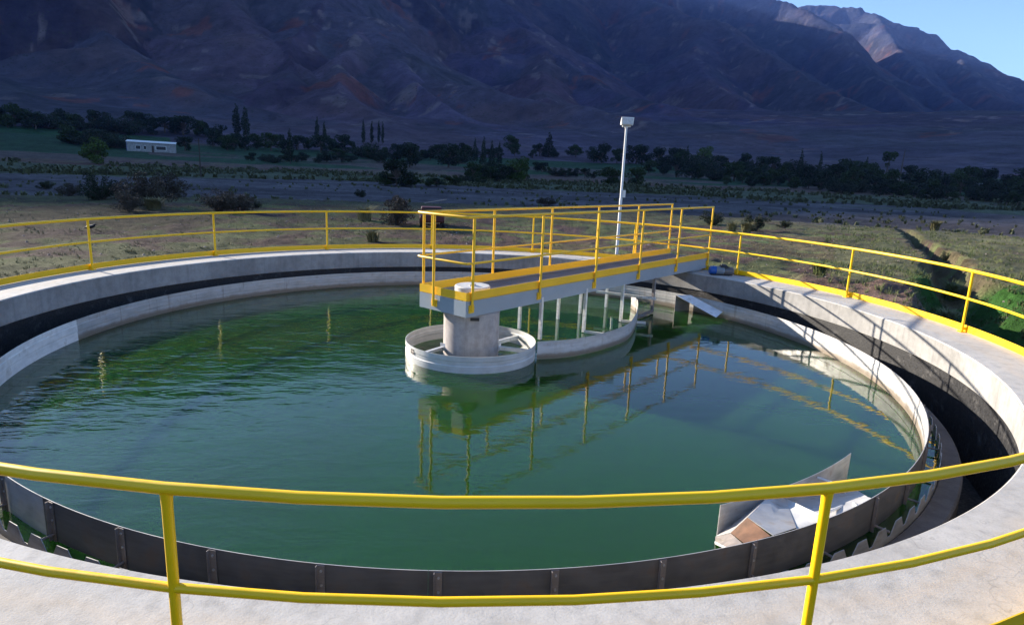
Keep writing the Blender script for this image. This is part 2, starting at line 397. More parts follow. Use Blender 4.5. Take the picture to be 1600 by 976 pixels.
# ground cover map: dirt, dry grass, green grass, river stones, field green, red bank
def cover(V):
    x, y = V[:, 0], V[:, 1]; r = np.hypot(x-CAM[0], y-CAM[1]); azd = np.degrees(np.arctan2(x-CAM[0], y-CAM[1]))
    n1 = fbm(x*.08, y*.08, 4, 101); n2 = fbm(x*.5, y*.5, 4, 102); n3 = fbm(x*.02, y*.035, 4, 103)
    dirt = np.array([.15, .098, .086]); dry = np.array([.125, .105, .058]); grn = np.array([.11, .15, .05])
    stone = np.array([.095, .086, .096]); red = np.array([.11, .05, .037]); field = np.array([.022, .060, .026]); tan = .7*np.array([.24, .185, .17])
    c = np.tile(dirt, (len(x), 1))
    def over(m, col): nonlocal c; m = np.clip(m, 0, 1)[:, None]; c = c*(1-m)+col*m
    over(sstep(-.15, .35, n1+.5*n2)*.9, dry)
    over(sstep(-.05, .4, n2*.8-n1*.6+.12)*.7*(r < 75), grn*1.15)
    # greener to the right of the ditch, bare heap by the deck
    d, tt = seg_dist(x, y, DITCH)
    right = (azd > 30)&(r < 60)
    over(sstep(.0, .5, n1+.4)*right*(d > 1)*.8, np.array([.12, .125, .065]))
    over((d < np.interp(tt, [0, 2, 3, 6], [.9, 1.0, 1.5, 2.4]))*(tt > 2.8)*1.0, np.array([.035, .10, .02]))
    over(np.exp(-((x-MOUND[0]-.1)**2+(y-MOUND[1]-.2)**2)/4.0)*1.4*(d > 1.2), np.array([.20, .13, .105]))
    rw = r*(1+.10*n3+.05*n1)
    over(sstep(44, 52, rw)*sstep(75, 66, rw)*.6, np.array([.15, .14, .08]))
    over(sstep(66, 72, rw)*sstep(175, 150, rw), stone)
    st = fbm(x*.01+7, y*.09, 3, 140); over(sstep(66, 72, rw)*sstep(175, 150, rw)*sstep(0, .35, st)*.8, stone*.62)
    over(sstep(66, 72, rw)*sstep(175, 150, rw)*sstep(.1, .4, -st)*.5, np.array([.13, .12, .128]))
    over(sstep(150, 165, rw)*sstep(235, 215, rw), np.array([.085, .10, .058]))
    over(sstep(222, 232, rw)*sstep(262, 245, rw)*sstep(-.2, .2, n3+.1)*.8, red)
    over(sstep(250, 270, rw), np.array([.10, .078, .066]))
    over(sstep(262, 275, rw)*sstep(.0, .12, fbm(x*.013+3, y*.02, 2, 150)), field*1.15)
    over(sstep(330, 370, rw)*sstep(-.25, -.05, fbm(x*.006+5, y*.012, 2, 151))*sstep(520, 470, rw)*((azd < 28)), field)
    over((azd < -25.5)*sstep(318, 330, rw)*sstep(500, 480, rw), field*.95)
    over(sstep(-34, -30, azd)*0+ (azd < -24)*np.exp(-((rw-(500-0*azd))/18.)**2), np.array([.20, .17, .17]))
    c = c*(1-.30*sstep(12, -8, azd)*(r < 70))[:, None]*np.where(r < 70, 1, 1)[:, None]
    return np.clip(c*(1+.30*n2+.2*n1)[:, None], .01, 1)

t = NT('valley ground'); at = t.n.new('ShaderNodeAttribute'); at.attribute_name = 'cover'
c = at.outputs['Color']
c = t.mix(.8, c, t.ramp(t.noise(1.8, 7, .7), [(.3, .62), (.5, 1.0), (.7, 1.28)]), 'MULTIPLY')
c = t.mix(.55, c, t.ramp(t.noise(14, 4, .7), [(.33, .45), (.52, 1.0), (.7, 1.3)]), 'MULTIPLY')
c = t.mix(.6, c, t.ramp(t.noise(.22, 6, .65), [(.35, .55), (.6, 1.15)]), 'MULTIPLY')
nb = t.bump(t.noise(1.6, 8, .75), 1.0, .22); nb = t.bump(t.noise(14, 4, .75), .9, .05, nb)
M['ground'] = t.set(c, .95, 0, nb, .15)
ground, V = polar_mesh('valley_ground', rr1, [M['ground']])
put_attr(ground, 'cover', cover(V)); tag(ground, kind='structure')

def mount_cover(V):
    x, y, z = V[:, 0], V[:, 1], V[:, 2]; r = np.hypot(x-CAM[0], y-CAM[1])
    n1 = fbm(x*.003, y*.003, 4, 201); n2 = fbm(x*.012, y*.012, 5, 202); n3 = fbm(x*.05, y*.05, 3, 203)
    tint = np.array([[.072,.056,.062],[.060,.050,.048],[.046,.036,.046],[.050,.038,.040],[.034,.032,.040],[.050,.046,.048],[.036,.036,.042],[.044,.038,.044],[.080,.056,.052],[.062,.056,.052],[.060,.058,.050],[.075,.058,.062],[.066,.040,.038],[.046,.034,.040],[.10,.070,.066],[.058,.040,.042]])
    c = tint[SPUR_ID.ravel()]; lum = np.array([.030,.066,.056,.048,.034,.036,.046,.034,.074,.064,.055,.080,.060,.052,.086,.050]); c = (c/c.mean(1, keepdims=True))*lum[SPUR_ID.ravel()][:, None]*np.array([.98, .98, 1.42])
    def over(m, col): nonlocal c; m = np.clip(m, 0, 1)[:, None]; c = c*(1-m)+col*m
    over(sstep(.0, .4, n1+.3*n2)*.45, np.array([.040, .043, .045]))
    over(sstep(.12, .5, -n1+.4*n2)*.45, np.array([.085, .050, .045]))
    over(sstep(.60, .72, fbm(x*.008+9, y*.008, 3, 207)+.25*n3)*.6, np.array([.15, .045, .028]))
    over(sstep(.60, .72, fbm(x*.013+2, y*.013, 5, 210)+.35*n3)*.5, np.array([.19, .145, .135]))
    st = np.sin(z*.09+4*n2+.01*x); over(sstep(.55, 1, st)*.15, np.array([.10, .075, .072]))
    over(sstep(1300, 2600, r)*.40, np.array([.026, .034, .056]))  # distance haze painted into the rock colour, bluer further off
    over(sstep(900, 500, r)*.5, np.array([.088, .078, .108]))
    # green fields continue a little way up the fan
    azd = np.degrees(np.arctan2(x-CAM[0], y-CAM[1]))
    over((azd < -24)*(r < 478)*.95, np.array([.035, .09, .04]))
    return np.clip(1.15*c*(1+.22*n3+.15*n2)[:, None], .008, 1)
t = NT('mountain rock'); at = t.n.new('ShaderNodeAttribute'); at.attribute_name = 'cover'; c = at.outputs['Color']
vo = t.n.new('ShaderNodeTexVoronoi'); vo.inputs['Scale'].default_value = .16; t.link(t.tc.outputs['Object'], vo.inputs['Vector'])
spk = t.ramp(t.math('ADD', vo.outputs['Distance'], t.math('MULTIPLY', t.noise(.02, 3), .5)), [(.38, 1.0), (.52, 0.0)])
c = t.mix(t.math('MULTIPLY', spk, .6), c, (.045, .05, .03))
c = t.mix(.7, c, t.ramp(t.noise(.012, 8, .65), [(.32, .6), (.5, 1.0), (.68, 1.35)]), 'MULTIPLY')
c = t.mix(.6, c, t.ramp(t.noise(.07, 6, .7), [(.34, .62), (.5, 1.0), (.68, 1.25)]), 'MULTIPLY')
nb = t.bump(t.noise(.03, 8, .7, dist=.6), 1.0, 9.0); nb = t.bump(t.noise(.16, 6, .75), .8, 1.6, nb)
M['rock'] = t.set(c, .95, 0, nb, .1)
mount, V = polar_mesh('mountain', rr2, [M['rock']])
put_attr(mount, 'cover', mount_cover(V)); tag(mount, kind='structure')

# ------------------------------------------------------------------ the round tank
RI, RO, RR, RB, RW, ZW = 7.15, 8.02, 7.913, 6.345, 6.50, -.712
tank = empty('settling_tank', (0, 0, 0))
tag(tank, 'huge round concrete settling tank with a pale walkway rim, filled with green water', 'tank')
MB().lathe([(RI, 0), (RI+.012, .012), (RO-.012, .012), (RO, 0), (RO, -.9), (RI+.25, -.9), (RI+.25, -.38), (RI+.006, -.38), (RI, -.372)], n=360).build('rim_deck', [M['deck']], tank)
# wall face below the deck is set 3 mm behind so only the deck slab's own face shows above the coating
MB().lathe([(RI+.02, -.382), (RI+.24, -.382), (RI+.24, -1.7), (RI+.02, -1.7)], n=240).build('coated_wall', [M['tar']], tank)
MB().lathe([(RW+.006, -.75), (RW+.02, -.735), (RW+.20, -.735), (RW+.22, -.755), (RW+.22, -3.6), (RW+.006, -3.6)], n=240).build('launder_wall', [M['launder']], tank)
MB().lathe([(RW+.221, -1.5), (RI+.019, -1.5), (RI+.019, -1.6), (RW+.221, -1.6)], n=160).build('channel_floor', [M['tar']], tank)
# inner facing of the upper wall, pale render
MB().lathe([(RI-.004, -.004), (RI-.004, -.368)], n=360, closed_prof=False).build('wall_face', [M['wall']], tank)

# serrated overflow plate
NTEETH = 126; mb = MB(); pit = 360/NTEETH
for i in range(NTEETH):
    a = i*pit; zt, zb, zn = -.575, -1.0, -.69; R1, R2 = RW-.003, RW+.003
    A = [a+pit*q for q in (0, .09, .31, .69, .91, 1)]; Z_ = (zn, zn, zt, zt, zn, zn)
    for Rk in (R1, R2):
        top = [pol(q, Rk, z) for q, z in zip(A, Z_)]; bot = [pol(q, Rk, zb) for q in A]
        mb.add(top+bot, [(k, k+1, k+7, k+6) for k in range(5)])
    t1 = [pol(q, R1, z) for q, z in zip(A, Z_)]; t2 = [pol(q, R2, z) for q, z in zip(A, Z_)]
    mb.add(t1+t2, [(k, k+1, k+7, k+6) for k in range(5)])
weir = mb.build('weir_plate', [M['alu']])
tag(weir, 'serrated pale metal weir plate with V notches ringing the water just outside the scum baffle', 'weir plate')

# scum baffle: 18 curved sheets with strips bolted outside and rods to the weir
baf = empty('scum_baffle')
tag(baf, 'circular sheet metal scum baffle standing out of the green water all round the tank', 'baffle')
z0, z1 = -.374, -1.0
prof = [(RB-.003, z0), (RB-.003, -.455), (RB-.009, -.462), (RB-.009, -.56), (RB-.003, -.567), (RB-.003, z1), (RB+.003, z1), (RB+.003, z0+.0)]
JN = [2.2+22.5*i for i in range(16)]; JN[9] = 211.5; JN.append(362.2)
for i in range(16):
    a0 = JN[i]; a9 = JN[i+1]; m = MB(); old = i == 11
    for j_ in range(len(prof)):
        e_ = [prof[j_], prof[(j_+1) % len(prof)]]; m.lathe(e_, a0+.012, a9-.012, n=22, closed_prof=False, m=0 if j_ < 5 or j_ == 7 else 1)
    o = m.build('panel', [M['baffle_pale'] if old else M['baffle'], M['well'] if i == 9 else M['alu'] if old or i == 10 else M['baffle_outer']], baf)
    if old: o['label'] = 'paler weathered panel of the baffle at the left'
def bracket_mesh():
    m = MB(); R = RB+.006
    m.box((0, R+.003, -.60), (.055, .006, .44)); m.box((.026, R+.016, -.60), (.005, .026, .44))
    for z in (-.42, -.53, -.72): m.tube([(-.004, R+.006, z), (-.004, R+.013, z)], .009, 8, m=1)
    m.tube([(0, R+.005, -.655), (0, RW-.004, -.655)], .011, 8)
    return m
br0 = bracket_mesh().build('bracket', [M['strip'], M['bolt']], baf)
for i in range(50):
    b = br0 if i == 0 else br0.copy()
    if i: COL.objects.link(b); b.parent = baf
    b.rotation_euler = (0, 0, -rad(174.4+7.2*i))

# water
t = NT('green water')
w1 = t.noise(1.0, 3, .55, t.mapv((1.5, 3.6, 1), (0, 0, rad(-14))), .35)
w2 = t.noise(1.0, 4, .6, t.mapv((4.0, 9.5, 1), (0, 0, rad(-22))), .2)
w3 = t.noise(.28, 3, .5)
patch = t.ramp(w3, [(.36, .22), (.62, 1.0)])
sp = t.n.new('ShaderNodeSeparateXYZ'); t.link(t.tc.outputs['Object'], sp.inputs[0])
lf = t.math('ADD', t.math('MULTIPLY', sp.outputs[0], -.10), .22, True)      # wind roughens the left half more
lf = t.math('ADD', lf, .20)
h = t.math('ADD', t.math('MULTIPLY', w1, .9), t.math('MULTIPLY', t.math('MULTIPLY', w2, patch), .26))
nb = t.n.new('ShaderNodeBump'); nb.inputs['Distance'].default_value = .05
t.link(h, nb.inputs['Height']); t.link(t.math('MULTIPLY', lf, .25), nb.inputs['Strength'])
c = t.mix(t.ramp(t.noise(.35, 4, .6), [(.35, 0.0), (.7, 1.0)]), (.010, .056, .005), (.013, .047, .008))
t.set(c, .02, 0, nb.outputs['Normal'], .5); t.b.inputs['IOR'].default_value = 1.41
t.b.inputs['Subsurface Weight'].default_value = 1.0
t.b.inputs['Subsurface Radius'].default_value = (.6, 1.0, .7); t.b.inputs['Subsurface Scale'].default_value = 3.0
try: t.b.subsurface_method = 'RANDOM_WALK'
except Exception: pass
M['water'] = t.mat
m = MB(); m.lathe([(0.001, ZW), (1.2, ZW), (3, ZW), (5, ZW), (RW-.006, ZW), (RW-.006, -3.5), (.001, -3.5)], n=120, closed_prof=False)
water = m.build('water', [M['water']]); tag(water, kind='structure')

# ------------------------------------------------------------------ ring guard rail
rail = empty('guard_rail')
tag(rail, 'yellow tubular guard rail with toe board running right round the rim of the round tank', 'guard rail')
post_az = [math.degrees(-1.2197+.3572*k) for k in range(-1, 12)]
post_az += [168.7, 188.6, 208.6, 228.5, 248.5]
circle = lambda R, z, n=180: [pol(360*k/n, R, z) for k in range(n)]
def ringpts(R, z, n=90): return [pol(168.7+4*k, R, z) for k in range(n)]
MB().tube(ringpts(RR, 1.0), .0255, 14, closed=True).build('top_rail', [M['yellow']], rail)
MB().tube(ringpts(RR, .557), .0205, 14, closed=True).build('mid_rail', [M['yellow']], rail)
MB().lathe([(RR+.055, .016), (RR+.063, .016), (RR+.063, .125), (RR+.055, .125)], n=180).build('toe_board', [M['toe']], rail)
p0 = None
for a in post_az:
    if p0 is None:
        m = MB(); m.tube([(0, RR, .012), (0, RR, .93), (0, RR, .985)], [.0215, .0215, .025], 14)
        m.box((0, RR, .017), (.10, .10, .010)); m.box((0, RR+.036, .07), (.04, .038, .05))
        for sx in (-.035, .035): m.tube([(sx, RR-.035, .02), (sx, RR-.035, .034)], .008, 6)
        p0 = m.build('post', [M['yellow']], rail); p = p0
    else:
        p = p0.copy(); COL.objects.link(p); p.parent = rail
    p.rotation_euler = (0, 0, -rad(a))

# ------------------------------------------------------------------ feed well and central column
m = MB(); m.lathe([(.0, -.3), (.455, -.3)], closed_prof=False)
ped = MB(); ped.lathe([(.002, .055), (.435, .055), (.452, .035), (.452, -3.5), (.002, -3.5)], n=64, closed_prof=False)
ped.lathe([(.458, .012), (.458, .035), (.30, .058), (.30, .05)], n=48, closed_prof=False)
col = empty('center_column'.replace('center', 'central'), (0, 0, 0)); tag(col, 'stained concrete column in the middle of the tank carrying the inner end of the bridge', 'column')
ped.build('shaft', [M['ped']], col)
m = MB(); m.box((.05, -.462, -.02), (.14, .03, .045), 0); m.build('cable_box', [M['black']], col)
well = empty('feed_well'); tag(well, 'short round white sheet metal ring in the water around the central column', 'feed well')
R0 = 1.055; m = MB(); m.lathe([(R0-.004, -.455), (R0-.004, -.53), (R0-.012, -.54), (R0-.012, -.60), (R0-.004, -.61), (R0-.004, -1.3), (R0+.004, -1.3), (R0+.004, -.61), (R0-.004, -.60), (R0-.004, -.54), (R0+.004, -.53), (R0+.004, -.455)], n=96)
m.build('ring', [M['well']], well)
for a, a_ in ((-108, -128), (97, 104), (-15, -15), (60, 50)):
    m = MB(); A = Vector(pol(a, .455, -.56)); B = Vector(pol(a_, R0-.013, -.545)); d = (B-A); L = d.length; rz = math.atan2(d.y, d.x)
    mid = (A+B)/2; m.box(mid, (L, .055, .006), rz); m.box(mid+Vector((math.sin(rz)*.027, -math.cos(rz)*.027, -.03)), (L, .006, .055), rz)
    m.box(A+d*.03, (.012, .12, .12), rz); m.build('strut', [M['alu_bar']], well)
for a in (238, 98):
    m = MB(); m.lathe([(R0+.0045, -.49), (R0+.007, -.49), (R0+.007, -.57), (R0+.0045, -.57)], a-3, a+3, n=4)
    for da in (-1.6, 1.6):
        for z in (-.50, -.55): q = pol(a+da, R0+.006, z); q2 = pol(a+da, R0+.013, z); m.tube([q, q2], .010, 8)
    m.build('bolt_plate', [M['strip']], well)

# ------------------------------------------------------------------ access bridge
BD = np.array([.688, .725]); BN = np.array([.725, -.688]); BRZ = math.atan2(BD[1], BD[0])
def bp(al, lat, z): return (BD[0]*al+BN[0]*lat, BD[1]*al+BN[1]*lat, z)
bridge = empty('access_bridge'); tag(bridge, 'grey steel access bridge with yellow handrails reaching from the rim to the central column', 'bridge')
A0, A1, LN, LF = -.60, 8.0, .45, -.58
for lat in (LN-.03, LF+.03):
    m = MB(); L = A1-A0; c = (A0+A1)/2; s = 1 if lat > 0 else -1
    m.box(bp(c, lat+s*.026, .19), (L, .008, .24), BRZ); m.box(bp(c, lat, .313), (L, .06, .006), BRZ); m.box(bp(c, lat, .067), (L, .06, .006), BRZ)
    m.build('girder', [M['girder']], bridge)
m = MB(); m.box(bp(A0-.004, (LN+LF)/2, .19), (.008, LN-LF-.002, .24), BRZ)
m.build('end_plate', [M['girder']], bridge)
m = MB(); wdt = LN-LF-.09; mid = (LN+LF)/2
m.box(bp((.35+A1)/2, mid, .285), (A1-.35, wdt, .03), BRZ)
k = .36
while k < A1: m.box(bp(k, mid, .303), (.006, wdt, .006), BRZ); k += .10
for lat in np.linspace(mid-wdt/2+.04, mid+wdt/2-.04, 18): m.box(bp((.35+A1)/2, lat, .303), (A1-.35, .004, .008), BRZ)
m.build('walkway', [M['grating']], bridge)
for lat, name in ((LN-.008, 'toe_board'), (LF+.008, 'toe_board')):
    m = MB(); m.box(bp((A0+A1)/2, lat, .382), (A1-A0-.02, .008, .125), BRZ); m.box(bp((A0+A1)/2, lat+(.012 if lat > 0 else -.012), .3215), (A1-A0-.02, .03, .006), BRZ); m.build(name, [M['orange']], bridge)
m = MB(); m.box(bp(A0-.002, mid, .382), (.008, LN-LF+.004, .125), BRZ); m.build('toe_board', [M['orange']], bridge)
ALS = [-.5, 1.16, 2.86, 4.53, 6.25, 7.95]
def rail_run(z, r):
    bl = .07
    pts = [bp(A1-.03, LN+.03, z), bp(A0+bl, LN+.03, z), bp(A0-.02, LN+.015, z), bp(A0-.045, LN-.05, z), bp(A0-.045, LF+.05, z), bp(A0-.02, LF-.015, z), bp(A0+bl, LF-.03, z), bp(A1-.03, LF-.03, z)]
    return pts
MB().tube(rail_run(1.565, .021), .0215, 12).build('top_rail', [M['orange']], bridge)
MB().tube(rail_run(.885, .017), .018, 12).build('mid_rail', [M['orange']], bridge)
bp0 = None
def bpost(al, lat, s, end=False):
    m = MB(); x, y, _ = bp(al, lat, 0)
    m.tube([(x, y, .15), (x, y, 1.56)], .0215, 12)
    if end: m.box(bp(al+.022, lat, .19), (.03, .10, .11), BRZ)
    else: m.box(bp(al, lat-s*.018, .19), (.10, .024, .12), BRZ)
    for d in (-.035, .035):
        q = bp(al+(0 if end else d), lat+(d if end else s*.002), .20); q2 = bp(al+(-.012 if end else d), lat+(d if end else s*.012), .20); m.tube([q, q2], .009, 6)
    return m.build('post', [M['orange']], bridge)
for al in ALS:
    bpost(al+.0, LN+.03, 1); bpost(al, LF-.03, -1)
bpost(A0-.045, LF+.36, 1, True)
m = MB(); m.lathe([(.002, .435), (.27, .435), (.285, .42), (.285, .32), (.24, .30), (.002, .30)], n=48, closed_prof=False, c=(.0, .0))
m.tube([(.02, -.06, .435), (.02, -.06, .475)], .035, 10); m.box((.0, -.05, .445), (.12, .03, .02), .6); m.build('pivot_cover', [M['well']], bridge)
for al in np.arange(0.6, 7.9, 1.4): m = MB(); m.box(bp(al, mid, .13), (.05, LN-LF-.12, .06), BRZ); m.build('cross_beam', [M['girder']], bridge)
m = MB(); m.box(bp(7.55, mid, .035), (.5, LN-LF-.1, .045), BRZ); m.build('end_carriage', [M['girder']], bridge)

# drive motor lying on the deck beside the bridge
mx, my = bp(7.45, 1.02, 0)[:2]; motor = empty('drive_motor', (mx, my, .012), BRZ-.9); motor.scale = (.85, .85, .85)
tag(motor, 'small gear motor with a blue end lying beside the outer end of the bridge', 'motor')
m = MB(); m.tube([(-.30, 0, .13), (-.27, 0, .13), (-.12, 0, .13)], [.085, .115, .12], 20); m.build('motor_body', [M['blue']], motor)
m = MB(); m.tube([(-.12, 0, .13), (.10, 0, .13)], .105, 20)
for i in range(9): m.tube([(-.11+.022*i, 0, .13), (-.103+.022*i, 0, .13)], .122, 20)
m.build('cooling_ribs', [M['girder']], motor)
m = MB(); m.tube([(.10, 0, .12), (.14, 0, .12), (.34, 0, .12), (.37, 0, .12)], [.09, .118, .118, .08], 20); m.build('gearbox', [M['baffle_outer']], motor)
m = MB(); m.add([(-.02,-.09,.24),(.22,-.09,.23),(.22,.09,.23),(-.02,.09,.24),(.02,-.05,.31),(.15,-.06,.30),(.15,.05,.30),(.02,.05,.31)], [(0,1,5,4),(1,2,6,5),(2,3,7,6),(3,0,4,7),(4,5,6,7),(0,3,2,1)]); m.build('terminal_cover', [M['black']], motor)
m = MB(); m.box((0, 0, .015), (.5, .2, .028)); m.build('foot_plate', [M['black']], motor)
m = MB(); m.tube([(.2, .1, .22), (.34, .16, .10), (.46, .1, .012), (.62, -.02, .012), (.78, .02, .012)], .010, 8); m.build('cable', [M['black']], motor)

# ------------------------------------------------------------------ skimmer hanging from the bridge
skim = empty('scum_skimmer'); tag(skim, 'curved metal skimmer blade on hanging aluminium bars under the bridge', 'skimmer')
TP = [(1.07, -.21), (1.40, -.12), (1.79, .07), (2.31, .50), (2.82, 1.10), (3.12, 1.75), (3.40, 2.6), (3.62, 3.5), (3.62, 4.05)]
def cr(P, n=8):
    out = []
    for i in range(len(P)-1):
        p0_, p1, p2, p3 = P[max(i-1, 0)], P[i], P[i+1], P[min(i+2, len(P)-1)]
        for k in range(n):
            u = k/n; out.append(tuple(.5*((2*b)+(c-a)*u+(2*a-5*b+4*c-d)*u*u+(-a+3*b-3*c+d)*u**3) for a, b, c, d in zip(p0_, p1, p2, p3)))
    out.append(P[-1]); return out
cv = cr(TP); m = MB(); n = len(cv)
nor = []
for i in range(n):
    a = Vector(cv[max(i-1, 0)]); b = Vector(cv[min(i+1, n-1)]); d = (b-a).normalized(); nor.append(Vector((d.y, -d.x)))
zs = [-.415, -.53, -.545, -.66, -.95]; off = [0, 0, .006, .006, .006]
for sgn in (-.003, .003):
    v = [(cv[i][0]+nor[i].x*(off[k]+sgn), cv[i][1]+nor[i].y*(off[k]+sgn), zs[k]) for i in range(n) for k in range(5)]
    m.add(v, [(i*5+k, i*5+k+1, i*5+k+6, i*5+k+5) for i in range(n-1) for k in range(4)], 0, True)
v = [(cv[i][0]+nor[i].x*s_, cv[i][1]+nor[i].y*s_, -.415) for i in range(n) for s_ in (-.003, .003)]
m.add(v, [(2*i, 2*i+1, 2*i+3, 2*i+2) for i in range(n-1)])
m.build('blade', [M['baffle']], skim)
def hbar(al, lat, zt, zb, mat='alu_bar', w=.05):
    m = MB(); x, y, _ = bp(al, lat, 0); h = zt-zb; zc = (zt+zb)/2
    m.box((x, y, zc), (w, .006, h), BRZ); q = bp(al-w/2+.003, lat-.026, 0); m.box((q[0], q[1], zc), (.006, w, h), BRZ)
    m.tube([bp(al, lat, zt-.05), bp(al, lat+.014, zt-.05)], .010, 8)
    return m.build('hanger_bar', [M[mat]], skim)
hbar(1.28, LN+.008, .15, -.60); hbar(2.64, LN+.008, .15, -.70); hbar(4.0, LN+.008, .08, -.70)
hbar(5.33, LN+.008, .08, -.69, 'strip', .055)
for al in (1.95, 3.2, 4.0, 5.05): hbar(al, LF+.02, .07, -.95)
for al, r in ((2.64, .9), (4.0, .55)):
    m = MB(); a = Vector(bp(al, LN+.012, -.685)); e = Vector(bp(al+.25, LN+r-.12, -.685)); d = e-a; m.box((a+e)/2, (d.length, .05, .045), math.atan2(d.y, d.x)); m.build('brace', [M['alu_bar']], skim)
m = MB(); a = Vector(bp(5.33, LN+.0, -.655)); e = Vector(bp(4.45, LN+.12, -.655)); d = e-a; m.box((a+e)/2, (d.length, .05, .05), math.atan2(d.y, d.x)); m.build('brace', [M['strip']], skim)
m = MB(); a = Vector(bp(4.6, LF, -.30)); e = Vector(bp(4.95, LN+.25, -.30)); d = e-a; m.box((a+e)/2, (d.length, .05, .05), math.atan2(d.y, d.x)); m.build('brace', [M['alu_bar']], skim)

# ------------------------------------------------------------------ scum box on the baffle, front right
box = empty('scum_box'); tag(box, 'open scum collection box of sheet metal with a brown stained hopper, mounted inside the baffle', 'scum box')
aL, aR, RX = 158.8, 138.6, 5.83
m = MB(); nn = 18
v = []; 
for i in range(nn+1):
    a = aL+(aR-aL)*i/nn; v += [pol(a, RX-.003, -.372), pol(a, RX-.003, -.95)]
    v += [pol(a, RX+.003, -.372), pol(a, RX+.003, -.95)]
f = []
for i in range(nn): k = 4*i; f += [(k, k+1, k+5, k+4), (k+2, k+6, k+7, k+3), (k, k+4, k+6, k+2)]
f += [(0, 2, 3, 1), (4*nn, 4*nn+1, 4*nn+3, 4*nn+2)]
m.add(v, f, 0, True); m.build('back_plate', [M['alu']], box)
def at_cyl(px, py, R):
    """where the line of sight first meets the upright cylinder of radius R round the tank"""
    d = ray(px, py); A = d[0]**2+d[1]**2; B = CAM[0]*d[0]+CAM[1]*d[1]; C_ = CAM[0]**2+CAM[1]**2-R*R
    return CAM+d*((-B-math.sqrt(B*B-A*C_))/A)
RBI = RB-.014; RXO = RX+.007
bk = lambda px, py: at_cyl(px, py, RXO); fr = lambda px, py: at_cyl(px, py, RBI); md = lambda px, py, q=.5: at_cyl(px, py, RXO+(RBI-RXO)*q)
def down(p, z): return np.array([p[0], p[1], min(p[2], z)])
def plate(name, pts, mat):
    m = MB(); P = [Vector(p) for p in pts]; n = len(P); c = sum(P, Vector())/n; nr_ = Vector((0, 0, 0))
    for i in range(n): nr_ += (P[i]-c).cross(P[(i+1) % n]-c)
    nr_.normalize(); nr_ *= .0025
    v = [p+nr_ for p in P]+[c+nr_]+[p-nr_ for p in P]+[c-nr_]
    f = []
    for i in range(n): j = (i+1) % n; f += [(i, j, n), (n+1+j, n+1+i, 2*n+1), (i, n+1+i, n+1+j, j)]
    m.add(v, f); return m.build(name, [M[mat]], box)
K1 = md(1168, 808, .45); K2 = bk(1200, 776)
plate('hopper_side', [bk(1118, 838), K2+np.array([0, 0, .0]), K1, md(1142, 832, .3)], 'alu')
plate('ramp', [K2, bk(1227, 778), fr(1244, 824), fr(1208, 836), K1], 'alu')
plate('hopper_back', [K1, fr(1204, 837), fr(1165, 850), md(1142, 832, .3)], 'rust')
plate('hopper_floor', [bk(1118, 839), md(1142, 833, .3), fr(1163, 851), fr(1140, 858), bk(1118, 846)], 'strip')
plate('front_lip', [bk(1117, 845), fr(1141, 857), fr(1141, 861), bk(1117, 849)], 'alu_bar')
plate('divider', [bk(1227, 778), fr(1280, 803), fr(1280, 818), fr(1244, 826)], 'well')
plate('chamber_floor', [bk(1229, 785), bk(1325, 757), fr(1362, 780), fr(1345, 796), fr(1281, 818)], 'baffle')
plate('end_plate', [bk(1327, 766), fr(1364, 779), fr(1345, 791)], 'well')
for (p1, p2) in (((1314, 764), (1340, 792)), ((1322, 762), (1350, 789))):
    m = MB(); m.tube([bk(*p1), fr(*p2)], .013, 8); m.build('tie_bar', [M['alu_bar']], box)
m = MB(); m.tube([md(1296, 799, .85), md(1340, 779, .5)], .012, 8); m.build('tie_bar', [M['alu_bar']], box)
m = MB(); m.tube([bk(1277, 745), md(1310, 757, .35)], .012, 8); m.build('tie_bar', [M['alu_bar']], box)

# second, smaller scum beach on the far side of the baffle, beside the bridge
def far_cyl(px, py, R):
    d = ray(px, py); A = d[0]**2+d[1]**2; B = CAM[0]*d[0]+CAM[1]*d[1]; C_ = CAM[0]**2+CAM[1]**2-R*R
    return CAM+d*((-B+math.sqrt(B*B-A*C_))/A)
box1 = box; box = empty('scum_beach'); tag(box, 'pale sloping metal scum beach at the far waterline below the outer end of the bridge', 'scum beach')
RI2, RO2 = 5.95, RB-.03
H1 = far_cyl(1056, 461, RI2); H2 = far_cyl(1079, 461, RO2); L1 = far_cyl(1119, 496, RI2); L2 = far_cyl(1129, 487, RO2)
S1 = np.array([*H1[:2], ZW-.1]); S2 = np.array([*H2[:2], ZW-.1])
plate('slope', [H1, H2, L2, L1], 'baffle_pale'); plate('high_side', [H1, H2, S2, S1], 'strip')  # darker metal on the high side stands in for its shade
box = box1

